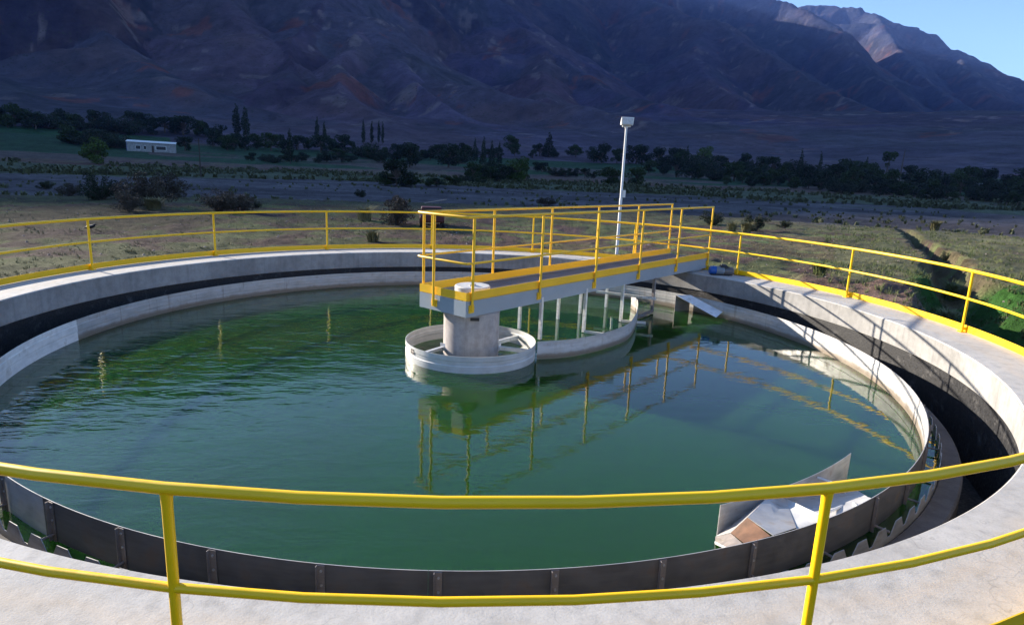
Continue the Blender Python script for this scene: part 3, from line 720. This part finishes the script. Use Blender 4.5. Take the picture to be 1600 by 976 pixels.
# ------------------------------------------------------------------ flood light mast
lp = np.array([5.35, 13.6]); zb = float(terrain(np.array([lp[0]]), np.array([lp[1]]))[0])
mast = empty('light_mast', (lp[0], lp[1], zb-.02)); tag(mast, 'tall thin white mast with a square floodlight head standing behind the tank', 'light mast')
ztop = P3(993, 198, math.hypot(lp[0], lp[1]-CAM[1]))[2]-zb
MB().tube([(0, 0, 0), (0, 0, ztop*.45), (0, 0, ztop*.46), (0, 0, ztop)], [.058, .054, .046, .040], 14).build('pole', [M['white']], mast)
m = MB(); m.box((.09, -.02, ztop*.49), (.10, .10, .26)); m.build('switch_box', [M['white']], mast)
m = MB(); m.box((0, 0, ztop+.02), (.30, .06, .05)); m.tube([(0, 0, ztop-.05), (0, 0, ztop+.02)], .06, 12); m.build('crossarm', [M['white']], mast)
m = MB(); m.add([(-.21,-.13,ztop+.05),(.21,-.13,ztop+.05),(.21,.12,ztop+.07),(-.21,.12,ztop+.07),(-.23,-.16,ztop+.33),(.23,-.16,ztop+.33),(.18,.14,ztop+.30),(-.18,.14,ztop+.30)], [(0,1,5,4),(1,2,6,5),(2,3,7,6),(3,0,4,7),(4,5,6,7),(0,3,2,1)])
hd = m.build('lamp_head', [M['white']], mast, bevel=.012)
m = MB(); m.box((0, -.165, ztop+.19), (.36, .012, .22), M=Matrix.Identity(4)); m.build('lamp_glass', [M['lampglass']], hd)

# ------------------------------------------------------------------ vegetation
def blob_leaves(clumps, n, size, rs, flat=.75):
    """leaf quads scattered in a set of ellipsoidal clumps (cx,cy,cz,rx,ry,rz)"""
    C = np.array(clumps); w = (C[:, 3]*C[:, 4]*C[:, 5])**.67; k = rs.choice(len(C), n, p=w/w.sum())
    d = rs.normal(size=(n, 3)); d /= np.linalg.norm(d, axis=1)[:, None]
    rr_ = rs.uniform(.35, 1.05, n)**.5
    c = C[k, :3]+d*C[k, 3:]*rr_[:, None]
    u = rs.normal(size=(n, 3)); u /= np.linalg.norm(u, axis=1)[:, None]
    w_ = np.cross(u, rs.normal(size=(n, 3))); w_ /= np.linalg.norm(w_, axis=1)[:, None]
    s = size*rs.uniform(.5, 1.3, n)[:, None]
    V = np.stack([c-u*s, c+w_*s*.55, c+u*s, c-w_*s*.55], 1).reshape(-1, 3)
    return V, np.arange(4*n).reshape(-1, 4)
def mesh_np(name, V, F, mats):
    me = bpy.data.meshes.new(name); me.vertices.add(len(V)); me.vertices.foreach_set('co', np.asarray(V, np.float32).ravel())
    k = F.shape[1]; me.loops.add(F.size); me.loops.foreach_set('vertex_index', F.ravel().astype(np.int32))
    me.polygons.add(len(F)); me.polygons.foreach_set('loop_start', np.arange(0, F.size, k, dtype=np.int32)); me.update(); me.validate()
    for m_ in mats: me.materials.append(m_)
    return me
TREES = {}
def make_kind(kind, seed):
    rs = np.random.default_rng(seed); m = MB(); cl = []
    if kind in ('round', 'bright', 'dark'):
        m.tube([(0, 0, -.2), (.03, 0, .16), (.0, .02, .34)], [.035, .028, .02], 7)
        nb = rs.integers(17, 22)
        for i in range(nb):
            a = rs.uniform(0, 6.28); q = rs.uniform(.05, .38); z = rs.uniform(.14, .82)
            q *= math.sqrt(max(.15, 1-((z-.46)/.46)**2)); c = (q*math.cos(a), q*math.sin(a), z); r = rs.uniform(.10, .19)
            cl.append((*c, r, r, r*.8)); m.tube([(0, .01, .28), (c[0]*.6, c[1]*.6, z*.8), c], [.018, .011, .004], 5)
        n, s, mat = 2300, .034, {'round': 'leaf', 'bright': 'leaf_bright', 'dark': 'leaf_dark'}[kind]
    elif kind == 'poplar':
        m.tube([(0, 0, -.1), (0, 0, .5), (.01, 0, .95)], [.018, .012, .003], 6)
        for z in np.linspace(.14, .95, 13):
            r = .085*math.sin(math.pi*min(1, (z*1.02+.02))**.8)+.02; a = rs.uniform(0, 6.28)
            cl.append((.02*math.cos(a), .02*math.sin(a), z, r*rs.uniform(.8, 1.2), r*rs.uniform(.8, 1.2), .065)); m.tube([(0, 0, z-.1), (r*.6*math.cos(a), r*.6*math.sin(a), z)], [.006, .002], 4)
        n, s, mat = 1300, .022, 'leaf_dark'
    elif kind == 'cypress':
        m.tube([(0, 0, -.1), (0, 0, .98)], [.022, .003], 6)
        for z in np.linspace(.10, .96, 12):
            r = .19*(1-z)**.75+.012; a = rs.uniform(0, 6.28); cl.append((.02*math.cos(a), .02*math.sin(a), z, r, r, .07)); m.tube([(0, 0, z), (r*math.cos(a), r*math.sin(a), z+.02)], [.006, .002], 4)
        n, s, mat = 1300, .026, 'leaf_dark'
    elif kind == 'palmlike':
        m.tube([(0, 0, -.1), (.02, 0, .4), (.04, 0, .7)], [.03, .022, .018], 6)
        for i in range(8):
            a = i*.79; c = (.04+.13*math.cos(a), .13*math.sin(a), .78+.08*rs.uniform(-1, 1)); cl.append((*c, .09, .09, .10)); m.tube([(.04, 0, .66), c], [.012, .004], 4)
        cl.append((.0, 0, .5, .07, .07, .08)); n, s, mat = 700, .035, 'leaf'
    elif kind in ('thorn', 'bush', 'umbrella'):
        nb = 26
        for i in range(nb):
            a = rs.uniform(0, 6.28); el = rs.uniform(.25, 1.35) if kind != 'umbrella' else rs.uniform(.6, 1.1); L = rs.uniform(.55, .95)
            e = np.array([math.cos(a)*math.cos(el)*L*.9, math.sin(a)*math.cos(el)*L*.9, math.sin(el)*L]); b0 = e*.45+rs.normal(size=3)*.03
            m.tube([(0, 0, -.05), b0, e], [.016, .010, .003], 4)
            for k in range(5):
                tt_ = rs.uniform(.4, 1); p = e*tt_; q = p+rs.normal(size=3)*.13; m.tube([p, q], [.004, .0015], 3)
            cl.append((*(e*.86), .15, .15, .12)); 
            if kind != 'umbrella': cl.append((*(e*.5), .13, .13, .10))
        n, s, mat = (5200, .024, 'thorn') if kind != 'bush' else (4200, .028, 'leaf_dark')
    V, F = blob_leaves(cl, n, s, rs)
    crown = mesh_np('crown', V, F, [M[mat]])
    me = bpy.data.meshes.new('trunk'); me.from_pydata([tuple(a) for a in m.v], [], m.f); me.materials.append(M['bark'])
    TREES[(kind, seed)] = (me, crown)
TREES_OBJ = {}
def plant(kind, seed, loc, H, W=1.0, label='', group=None, cat='tree', name=None):
    if (kind, seed) not in TREES: make_kind(kind, seed)
    tr, crn = TREES[(kind, seed)]
    root = empty(name or {'poplar': 'poplar_tree', 'cypress': 'cypress_tree', 'thorn': 'thorn_bush', 'bush': 'bush', 'umbrella': 'thorn_bush'}.get(kind, 'leafy_tree'), loc, random.uniform(0, 6.28))
    root.scale = (H*W, H*W, H); tag(root, label, cat, group)
    for me, nm in ((tr, 'trunk'), (crn, 'crown')):
        o = bpy.data.objects.new(nm if cat == 'tree' or nm == 'crown' else 'branches', me); COL.objects.link(o); o.parent = root
    return root
def plant_px(kind, seed, px, py, hpx, W=1.0, **kw):
    P, r = ground_at(px, py); H = hpx*math.hypot(r, 0)/FPX/1.03
    return plant(kind, seed, (P[0], P[1], P[2]-.02*H), H, W, **kw)

# single trees that can be told apart
for a in [
    ('poplar', 1, 371, 216, 48, 1.15, 'left and slightly taller poplar of the close pair behind the farm fields'),
    ('poplar', 2, 385, 218, 46, 1.25, 'right and fuller poplar of the close pair behind the farm fields'),
    ('poplar', 3, 454, 256, 52, .9, 'lone narrow dark poplar on the field edge right of the close pair'),
    ('poplar', 1, 496, 228, 42, .9, 'taller poplar of the two standing before the pale rock fan'),
    ('poplar', 2, 507, 228, 36, .8, 'shorter poplar of the two standing before the pale rock fan'),
    ('poplar', 3, 568, 226, 37, .8, 'leftmost poplar of the row of four in front of the mountain foot'),
    ('poplar', 1, 581, 225, 34, .8, 'second poplar from the left in the row of four'),
    ('poplar', 2, 592, 225, 35, .7, 'third poplar from the left in the row of four'),
    ('poplar', 3, 598, 226, 34, .7, 'rightmost poplar of the row of four'),
    ('cypress', 5, 742, 252, 36, .8, 'leftmost pointed cypress above the dark thicket in the middle'),
    ('cypress', 6, 755, 258, 44, .8, 'tallest pointed cypress above the dark thicket in the middle'),
    ('cypress', 7, 768, 256, 36, .9, 'third pointed cypress above the dark thicket in the middle'),
    ('cypress', 5, 780, 256, 34, .8, 'rightmost pointed cypress above the dark thicket in the middle'),
    ('cypress', 6, 857, 246, 38, 1.5, 'broad dark cypress standing alone left of the light mast'),
    ('bright', 8, 150, 256, 38, 1.25, 'leaning green tree alone on the field left of the white house'),
    ('bright', 9, 806, 284, 42, 1.1, 'bright green round tree at the right end of the middle thicket'),
    ('round', 10, 799, 238, 30, 1.1, 'pale spreading tree above the terrace left of the broad cypress'),
    ('round', 11, 953, 289, 34, 1.5, 'spreading green tree immediately left of the light mast'),
    ('round', 12, 995, 289, 31, 1.3, 'spreading green tree immediately behind the light mast'),
    ('cypress', 7, 1247, 288, 50, .7, 'tall pointed cypress in the right wood, left of two'),
    ('cypress', 5, 1277, 290, 48, .6, 'slim pointed cypress in the right wood, right of two'),
    ('cypress', 6, 1350, 282, 32, .9, 'small dark cypress between the slim cypress and the bare topped tree'),
    ('palmlike', 13, 1383, 280, 40, 1.1, 'tall tree with a tufted top rising over the right wood'),
    ('bright', 9, 1098, 262, 34, 1.1, 'rounded green crown standing over the left part of the right wood'),
    ('cypress', 7, 1072, 266, 37, .7, 'thin pointed cypress left of the rounded crown in the right wood'),
    ('round', 10, 1502, 300, 38, 1.1, 'biggest rounded tree towards the right edge of the wood'),
    ('dark', 14, 620, 292, 50, 1.1, 'dark tall tree at the near edge of the middle fields'),
    ('dark', 15, 640, 262, 42, 1.3, 'broad dark tree between the poplar row and the middle fields'),
    ('dark', 16, 700, 262, 40, 1.3, 'broad dark tree at the centre of the green fields'),
    ('round', 10, 900, 246, 22, 1.2, 'round low tree on the terrace right of the broad cypress'),
    ('dark', 14, 290, 236, 24, 1.2, 'dark tree right behind the white house'),
    ('dark', 16, 340, 226, 30, 1.2, 'dark round tree behind the utility pole'),
]:
    plant_px(*a[:6], label=a[6])
# dead bare trunk
P, r = ground_at(1404, 290); m = MB(); H = 46*r/FPX; m.tube([(0, 0, -.3), (.1, 0, H*.5), (.35, 0, H)], [.35, .28, .12], 7); m.tube([(.1, 0, H*.5), (.9, 0, H*.62)], [.12, .04], 5)
d_ = m.build('dead_tree', [M['bark']]); d_.location = P; tag(d_, 'bare dead trunk sticking out of the right wood beside the tufted tree', 'tree')
# wooded belts, near indistinguishable trees
def belt(n, x0, x1, yf, hf, kinds, label, group, W=(1.0, 1.5)):
    for i in range(n):
        px = x0+(x1-x0)*(i+random.uniform(.1, .9))/n; k, s = random.choice(kinds)
        lb = label if n > 14 else ORD[i]+' from the left, '+label
        plant_px(k, s, px, yf(px)+random.uniform(-3, 3), hf(px)*random.uniform(.8, 1.35), random.uniform(*W), label=lb, group=group)
ORD = 'first second third fourth fifth sixth seventh eighth ninth tenth eleventh twelfth thirteenth fourteenth'.split()
DK = [('dark', 14), ('dark', 15), ('dark', 16), ('round', 10), ('round', 11), ('bush', 21)]
belt(24, -40, 330, lambda x: 197+.055*x, lambda x: 24, DK, 'dark bushy tree in the belt at the mountain foot above the left field', 'trees of the left belt', (1.1, 1.6))
belt(8, 100, 200, lambda x: 222+.1*(x-100), lambda x: 22, DK, 'dark bushy tree in the clump left of the white house', 'trees beside the white house', (1.1, 1.5))
belt(14, 330, 560, lambda x: 232+.03*(x-330), lambda x: 24, DK, 'dark tree in the belt behind the middle left fields', 'trees of the middle left belt')
belt(14, 390, 610, lambda x: 252, lambda x: 15, DK, 'low dark tree in the hedge row below the middle left fields', 'trees of the lower hedge row', (1.3, 1.9))
belt(14, 560, 730, lambda x: 246+.04*(x-560), lambda x: 22, DK, 'dark tree behind the poplar row at the mountain foot', 'trees behind the poplar row')
belt(12, 590, 760, lambda x: 289, lambda x: 17, DK, 'low bushy tree on the near edge of the middle fields', 'trees on the near field edge', (1.3, 2.0))
belt(10, 690, 900, lambda x: 245, lambda x: 17, DK, 'small dark tree in the row along the upper terrace', 'trees of the terrace row')
belt(12, 735, 820, lambda x: 282, lambda x: 28, DK, 'dark tree of the dense thicket at the middle of the valley', 'trees of the middle thicket', (1.0, 1.4))
belt(9, 830, 930, lambda x: 270+.1*(x-830), lambda x: 14, DK, 'small dark tree scattered on the middle terraces', 'scattered terrace trees', (1.0, 1.4))
yb = lambda x: 262+.072*(x-900)
belt(36, 915, 1660, lambda x: yb(x)-10+.0*x, lambda x: 26, DK, 'dark tree of the back rows of the long right wood', 'trees of the right wood, back', (1.0, 1.5))
belt(34, 1010, 1660, lambda x: yb(x)+2, lambda x: 27, DK, 'dark tree in the middle of the long right wood', 'trees of the right wood, middle', (1.0, 1.5))
belt(30, 1130, 1660, lambda x: yb(x)+8, lambda x: 19, DK, 'low dark tree on the near edge of the long right wood', 'trees of the right wood, front', (1.1, 1.7))
# near bushes
for a in [
    ('thorn', 31, 222, 322, 58, 1.05, 'large dark purple thorn bush behind the guard rail at the left'),
    ('thorn', 32, 262, 310, 42, 1.1, 'dark thorn bush right behind the largest one at the left'),
    ('bush', 21, 160, 312, 46, .9, 'dark green bush left of the large purple thorn bush'),
    ('thorn', 33, 205, 330, 36, 1.0, 'low brownish thorn bush in front of the large one'),
    ('thorn', 31, 110, 306, 20, 1.5, 'low flat thorn bush left of the dark green bush'),
    ('bush', 22, 70, 296, 14, 1.2, 'small dark bush at the far left of the bush cluster'),
    ('thorn', 33, 340, 330, 40, 1.5, 'wide dark thorn bush just above the back rail, left of centre'),
    ('thorn', 32, 378, 330, 30, 1.1, 'smaller thorn bush at the right end of the wide one'),
    ('bush', 22, 400, 326, 13, 1.0, 'little round green bush right of the wide thorn bush'),
    ('thorn', 32, 618, 352, 56, .8, 'dark round thorn tree behind the left corner of the bridge rail'),
    ('bush', 21, 563, 308, 16, 1.0, 'small bush on the river gravel left of the thorn tree'),
    ('umbrella', 34, 853, 324, 20, 1.3, 'small umbrella shaped thorn bush on the gravel above the bridge rail'),
    ('bush', 22, 1180, 361, 32, 1.1, 'dark green bush behind the right end of the bridge rail'),
    ('bush', 21, 1112, 352, 28, 1.1, 'dark bush between the last posts of the bridge rail'),
    ('bush', 22, 1225, 356, 15, 1.1, 'low dark bush right of the plumed grass clumps'),
    ('bush', 21, 1478, 408, 16, .8, 'dark weedy bush growing on the lip of the ditch'),
]:
    plant_px(*a[:6], label=a[6], cat='bush')

# grass clumps (single plants) and grass cover (stuff)
def tuft_mesh(nb, h, spread, rs, wid=.012, bend=.5):
    V = []; F = []
    for i in range(nb):
        a = rs.uniform(0, 6.28); b = rs.uniform(0, 6.28); q = rs.uniform(0, spread*.35); L = h*rs.uniform(.55, 1.1)
        base = np.array([q*math.cos(b), q*math.sin(b), -.03]); o = np.array([math.cos(a), math.sin(a), 0])
        mid_ = base+np.array([0, 0, L*.6])+o*spread*.3*rs.uniform(.3, 1); tip = base+np.array([0, 0, L*(1-bend*.3)])+o*spread*rs.uniform(.4, 1.1)
        s = np.array([-o[1], o[0], 0])*wid; k = len(V); V += [base-s, base+s, mid_+s*.8, mid_-s*.8, tip]
        F += [(k, k+1, k+2, k+3), (k+3, k+2, k+4)]
    return V, F
for px, py, h, sp_, mat, lab in [
    (1484, 468, .85, .75, 'grass_green', 'big pale green grass clump beside the ditch behind the right rail'),
    (1478, 505, .55, .5, 'grass', 'yellowish grass clump near the foot of the right rail, left of the post'),
    (1460, 360, 1.0, .8, 'grass', 'straw coloured clump beyond the ditch, near its far end'),
    (1143, 362, .8, .65, 'grass', 'left one of two pale plumed grasses behind the right end of the bridge'),
    (1166, 364, .8, .6, 'grass', 'right one of two pale plumed grasses behind the right end of the bridge'),
    (240, 327, .8, 1.0, 'grass', 'pale green broom clump in front of the left bushes'),
    (1280, 428, .45, .45, 'grass_green', 'small green tuft behind the mid rail, right of the bridge'),
    (570, 345, 1.0, .9, 'grass', 'pale tuft left of the thorn tree behind the rail'),
    (583, 378, .6, .6, 'grass', 'low yellowish tuft close behind the toe board, left of the bridge'),
]:
    P, r = ground_at(px, py); V_, F_ = tuft_mesh(260, h, sp_, RNG, .012 if r < 40 else .03)
    me = bpy.data.meshes.new('grass_clump'); me.from_pydata([tuple(v) for v in V_], [], F_); me.materials.append(M[mat])
    o = bpy.data.objects.new('grass_clump', me); COL.objects.link(o); o.location = P; tag(o, lab, 'grass')

def scatter(name, n, sampler, h, spread, nb, mat, wid):
    V = []; F = []
    base = []
    for k in range(6): base.append(tuft_mesh(nb, h, spread, RNG, wid))
    pts = sampler(n); Z = terrain(pts[:, 0], pts[:, 1])
    for (x, y), z in zip(pts, Z):
        v, f = base[RNG.integers(6)]; s = RNG.uniform(.4, 1.3); a = RNG.uniform(0, 6.28); ca, sa = math.cos(a), math.sin(a); k = len(V)
        V += [(x+s*(q[0]*ca-q[1]*sa), y+s*(q[0]*sa+q[1]*ca), z+s*q[2]) for q in v]; F += [tuple(i+k for i in ff) for ff in f]
    me = bpy.data.meshes.new(name); me.from_pydata(V, [], F); me.materials.append(M[mat])
    o = bpy.data.objects.new(name, me); COL.objects.link(o); tag(o, kind='stuff'); return o
def samp(r0, r1, a0, a1, dens=None, p=1.0):
    def f(n):
        out = []
        while len(out) < n:
            r = r0+(r1-r0)*RNG.uniform(0, 1, 4000)**p; a = np.radians(RNG.uniform(a0, a1, 4000)); x = CAM[0]+r*np.sin(a); y = CAM[1]+r*np.cos(a)
            ok = np.hypot(x, y) > 8.25
            if dens is not None: ok &= RNG.uniform(0, 1, 4000) < dens(x, y)
            out += list(zip(x[ok], y[ok]))
        return np.array(out[:n])
    return f
dn = lambda x, y: np.clip(.5+1.6*fbm(x*.25, y*.25, 3, 102), 0, 1)*np.clip(seg_dist(x, y, DITCH)[0]-.6, 0, 1)*np.clip(np.hypot(x-MOUND[0], y-MOUND[1])/2.2, 0, 1)**2
scatter('dry_grass', 5200, samp(12, 62, -48, 50, dn), .13, .12, 9, 'grass', .007)['label'] = 'short dry grass scattered over the bare earth around the tank'
dr = lambda x, y: (np.degrees(np.arctan2(x-CAM[0], y-CAM[1])) > 29)*np.clip(.65+1.2*fbm(x*.3, y*.3, 2, 55), 0, 1)*(seg_dist(x, y, DITCH)[0] > .8)
scatter('meadow_grass', 3000, samp(15, 62, 28, 52, dr), .22, .16, 12, 'grass_green', .006)['label'] = 'taller green grass covering the ground beyond the ditch'
dd_ = lambda x, y: 1.0*(seg_dist(x, y, DITCH)[0] < 1.5)*(seg_dist(x, y, DITCH)[1] > 2.4)
scatter('ditch_weeds', 900, samp(14, 26, 34, 60, dd_), .16, .16, 12, 'grass_green', .009)['label'] = 'lush dark green weeds filling the bottom of the ditch'
ds = lambda x, y: np.clip(.4+1.6*fbm(x*.03, y*.05, 3, 33), 0, 1)
scatter('river_scrub', 3000, samp(150, 240, -42, 50, ds), 1.2, 1.1, 9, 'scrub', .22)['label'] = 'low pale scrub lining the far side of the gravel river bed'
scatter('gravel_scrub', 700, samp(62, 160, -42, 50, ds), .55, .55, 14, 'scrub', .06)['label'] = 'small scattered scrub on the gravel flats'
# stones and clods near the deck
m = MB(); pts = samp(17, 45, -45, 50)(420); Z = terrain(pts[:, 0], pts[:, 1])
for (x, y), z in zip(pts, Z):
    s = RNG.uniform(.02, .075); v = [(x+s*a*RNG.uniform(.6, 1.2), y+s*b*RNG.uniform(.6, 1.2), z+s*c*.6) for a, b, c in ((-1,0,0),(0,-1,0),(1,0,0),(0,1,0),(0,0,1),(0,0,-1))]
    m.add(v, [(0,1,4),(1,2,4),(2,3,4),(3,0,4),(1,0,5),(2,1,5),(3,2,5),(0,3,5)])
st_ = m.build('stones', [m_plain('stone', (.30, .24, .22), .9)], merge=False); tag(st_, 'loose stones and clods strewn on the bare earth', kind='stuff')

# ------------------------------------------------------------------ white farm house
P, r = ground_at(237, 238); d = ray(237, 238); hd_ = math.atan2(d[1], d[0]); sc = r/FPX
W_, H_, D_ = 57*sc, 13.5*sc, 5.0
house = empty('farm_house', (P[0], P[1], P[2]-.4), hd_-math.pi/2-.10); tag(house, 'long low white farm house with a pale metal roof at the foot of the mountain', 'house')
m = MB(); m.box((0, D_/2, H_/2), (W_, D_, H_)); m.build('wall', [M['wall']], house)
m = MB(); m.add([(-W_/2-.3,-.5,H_+.05),(W_/2+.3,-.5,H_-.25),(W_/2+.3,D_+.4,H_+.55),(-W_/2-.3,D_+.4,H_+.85),(-W_/2-.3,-.5,H_+.2),(W_/2+.3,-.5,H_-.1),(W_/2+.3,D_+.4,H_+.7),(-W_/2-.3,D_+.4,H_+1.0)], [(0,3,2,1),(4,5,6,7),(0,1,5,4),(1,2,6,5),(2,3,7,6),(3,0,4,7)]); m.build('roof', [M['white']], house)
m = MB(); m.box((-W_/2-.06, D_/2, H_*.5), (.1, D_*.98, H_*.98)); m.build('gable_wall', [M['blue']], house)
for x, w in ((-W_*.27, W_*.10), (-W_*.13, W_*.05), (W_*.2, W_*.22)):
    f_ = MB(); f_.box((x, -.02, H_*.5), (w, .06, H_*.40)); wo = f_.build('window', [M['white']], house)
    g_ = MB(); g_.box((x, -.06, H_*.5), (w*.92, .04, H_*.34)); g_.build('pane', [M['black']], wo)
f_ = MB(); f_.box((W_*.03, -.03, H_*.36), (W_*.045, .05, H_*.7)); f_.build('door', [M['wood']], house)
# utility pole
P, r = ground_at(314, 277); H = 52*r/FPX; m = MB(); m.tube([(0, 0, -.3), (0, 0, H)], [.16, .11], 8); up = empty('utility_pole', P); tag(up, 'dark wooden utility pole with a crossbar in front of the far fields', 'utility pole')
m.build('pole', [M['wood']], up); m = MB(); m.box((0, 0, H*.93), (1.6, .12, .14)); m.build('crossbar', [M['wood']], up)
# low pale buildings in the right wood
for px, py, w, h, lab in ((1523, 297, 16, 11, 'grey low hut half hidden in the right wood'), (1545, 296, 14, 7, 'small flat roofed hut right of the grey hut in the wood')):
    P, r = ground_at(px, py+8); s = r/FPX; o = empty('hut', P, .3); tag(o, lab, 'hut')
    m = MB(); m.box((0, 0, h*s/2), (w*s, 4, h*s)); m.build('wall', [M['wall']], o); m = MB(); m.add([(-w*s/2-.3,-2.3,h*s),(w*s/2+.3,-2.3,h*s),(w*s/2+.3,2.3,h*s),(-w*s/2-.3,2.3,h*s),(-w*s/2-.3,0,h*s+1.1),(w*s/2+.3,0,h*s+1.1)], [(0,1,5,4),(2,3,4,5),(1,2,5),(3,0,4),(0,3,2,1)]); m.build('roof', [M['grating']], o)

# dark red vehicle behind the bridge rail corner
P, r = ground_at(674, 353, 200); car = empty('parked_truck', P, 0.1); car.scale = (.7, .7, .7); tag(car, 'small dark red truck parked in the shade behind the left corner of the bridge rail', 'truck')
m = MB(); m.box((0, 0, .62), (1.65, 3.4, .5)); m.box((0, .35, 1.08), (1.45, 1.3, .5)); m.build('body', [M['red']], car, bevel=.08)
m = MB(); m.box((0, .35, 1.12), (1.47, .9, .3)); m.box((0, .35, 1.12), (1.1, 1.32, .3)); m.build('window', [M['black']], car)
for sx in (-.75, .75):
    for sy in (-1.1, 1.1): m = MB(); m.tube([(sx-.09, sy, .32), (sx+.09, sy, .32)], .32, 18); m.build('wheel', [M['black']], car)
m = MB(); m.tube([(-.3, -.6, 1.15), (.75, -.4, 1.35)], .02, 8); pb = m.build('pipe', [M['wall']]); pb.location = P; pb.rotation_euler = (0, 0, 0)
tag(pb, 'thin pale pipe sticking out to the right across the top of the dark red truck', 'pipe')
# small black bird on the ground behind the left post
P, r = ground_at(142, 362, 200)
m = MB(); m.tube([(-.26, 0, .12), (-.12, 0, .16), (0, 0, .18), (.12, 0, .22), (.17, 0, .27), (.21, 0, .28), (.27, 0, .265)], [.012, .05, .078, .06, .042, .03, .004], 12)
bird = m.build('bird', [M['black']]); bird.location = (P[0], P[1], P[2]); bird.scale = (.95, .95, .95); tag(bird, 'small black bird standing on the ground just behind the left rail post', 'bird')
m = MB(); m.tube([(.02, -.025, .13), (.02, -.025, -.01)], .006, 5); m.tube([(.02, .025, .13), (.02, .025, -.01)], .006, 5); m.build('leg', [M['black']], bird)

# ------------------------------------------------------------------ air
m = MB(); m.box((600, 2400, 560), (13600, 14400, 1150)); HZ = m
hm = bpy.data.materials.new('air'); hm.use_nodes = True; hn = hm.node_tree; hn.nodes.clear()
ho = hn.nodes.new('ShaderNodeOutputMaterial'); hv = hn.nodes.new('ShaderNodeVolumePrincipled')
hv.inputs['Color'].default_value = (.20, .36, 1.0, 1); hv.inputs['Density'].default_value = 0.00005
hn.links.new(hv.outputs[0], ho.inputs['Volume'])
haze = HZ.build('haze', [hm]); haze.display_type = 'WIRE'; tag(haze, kind='stuff')
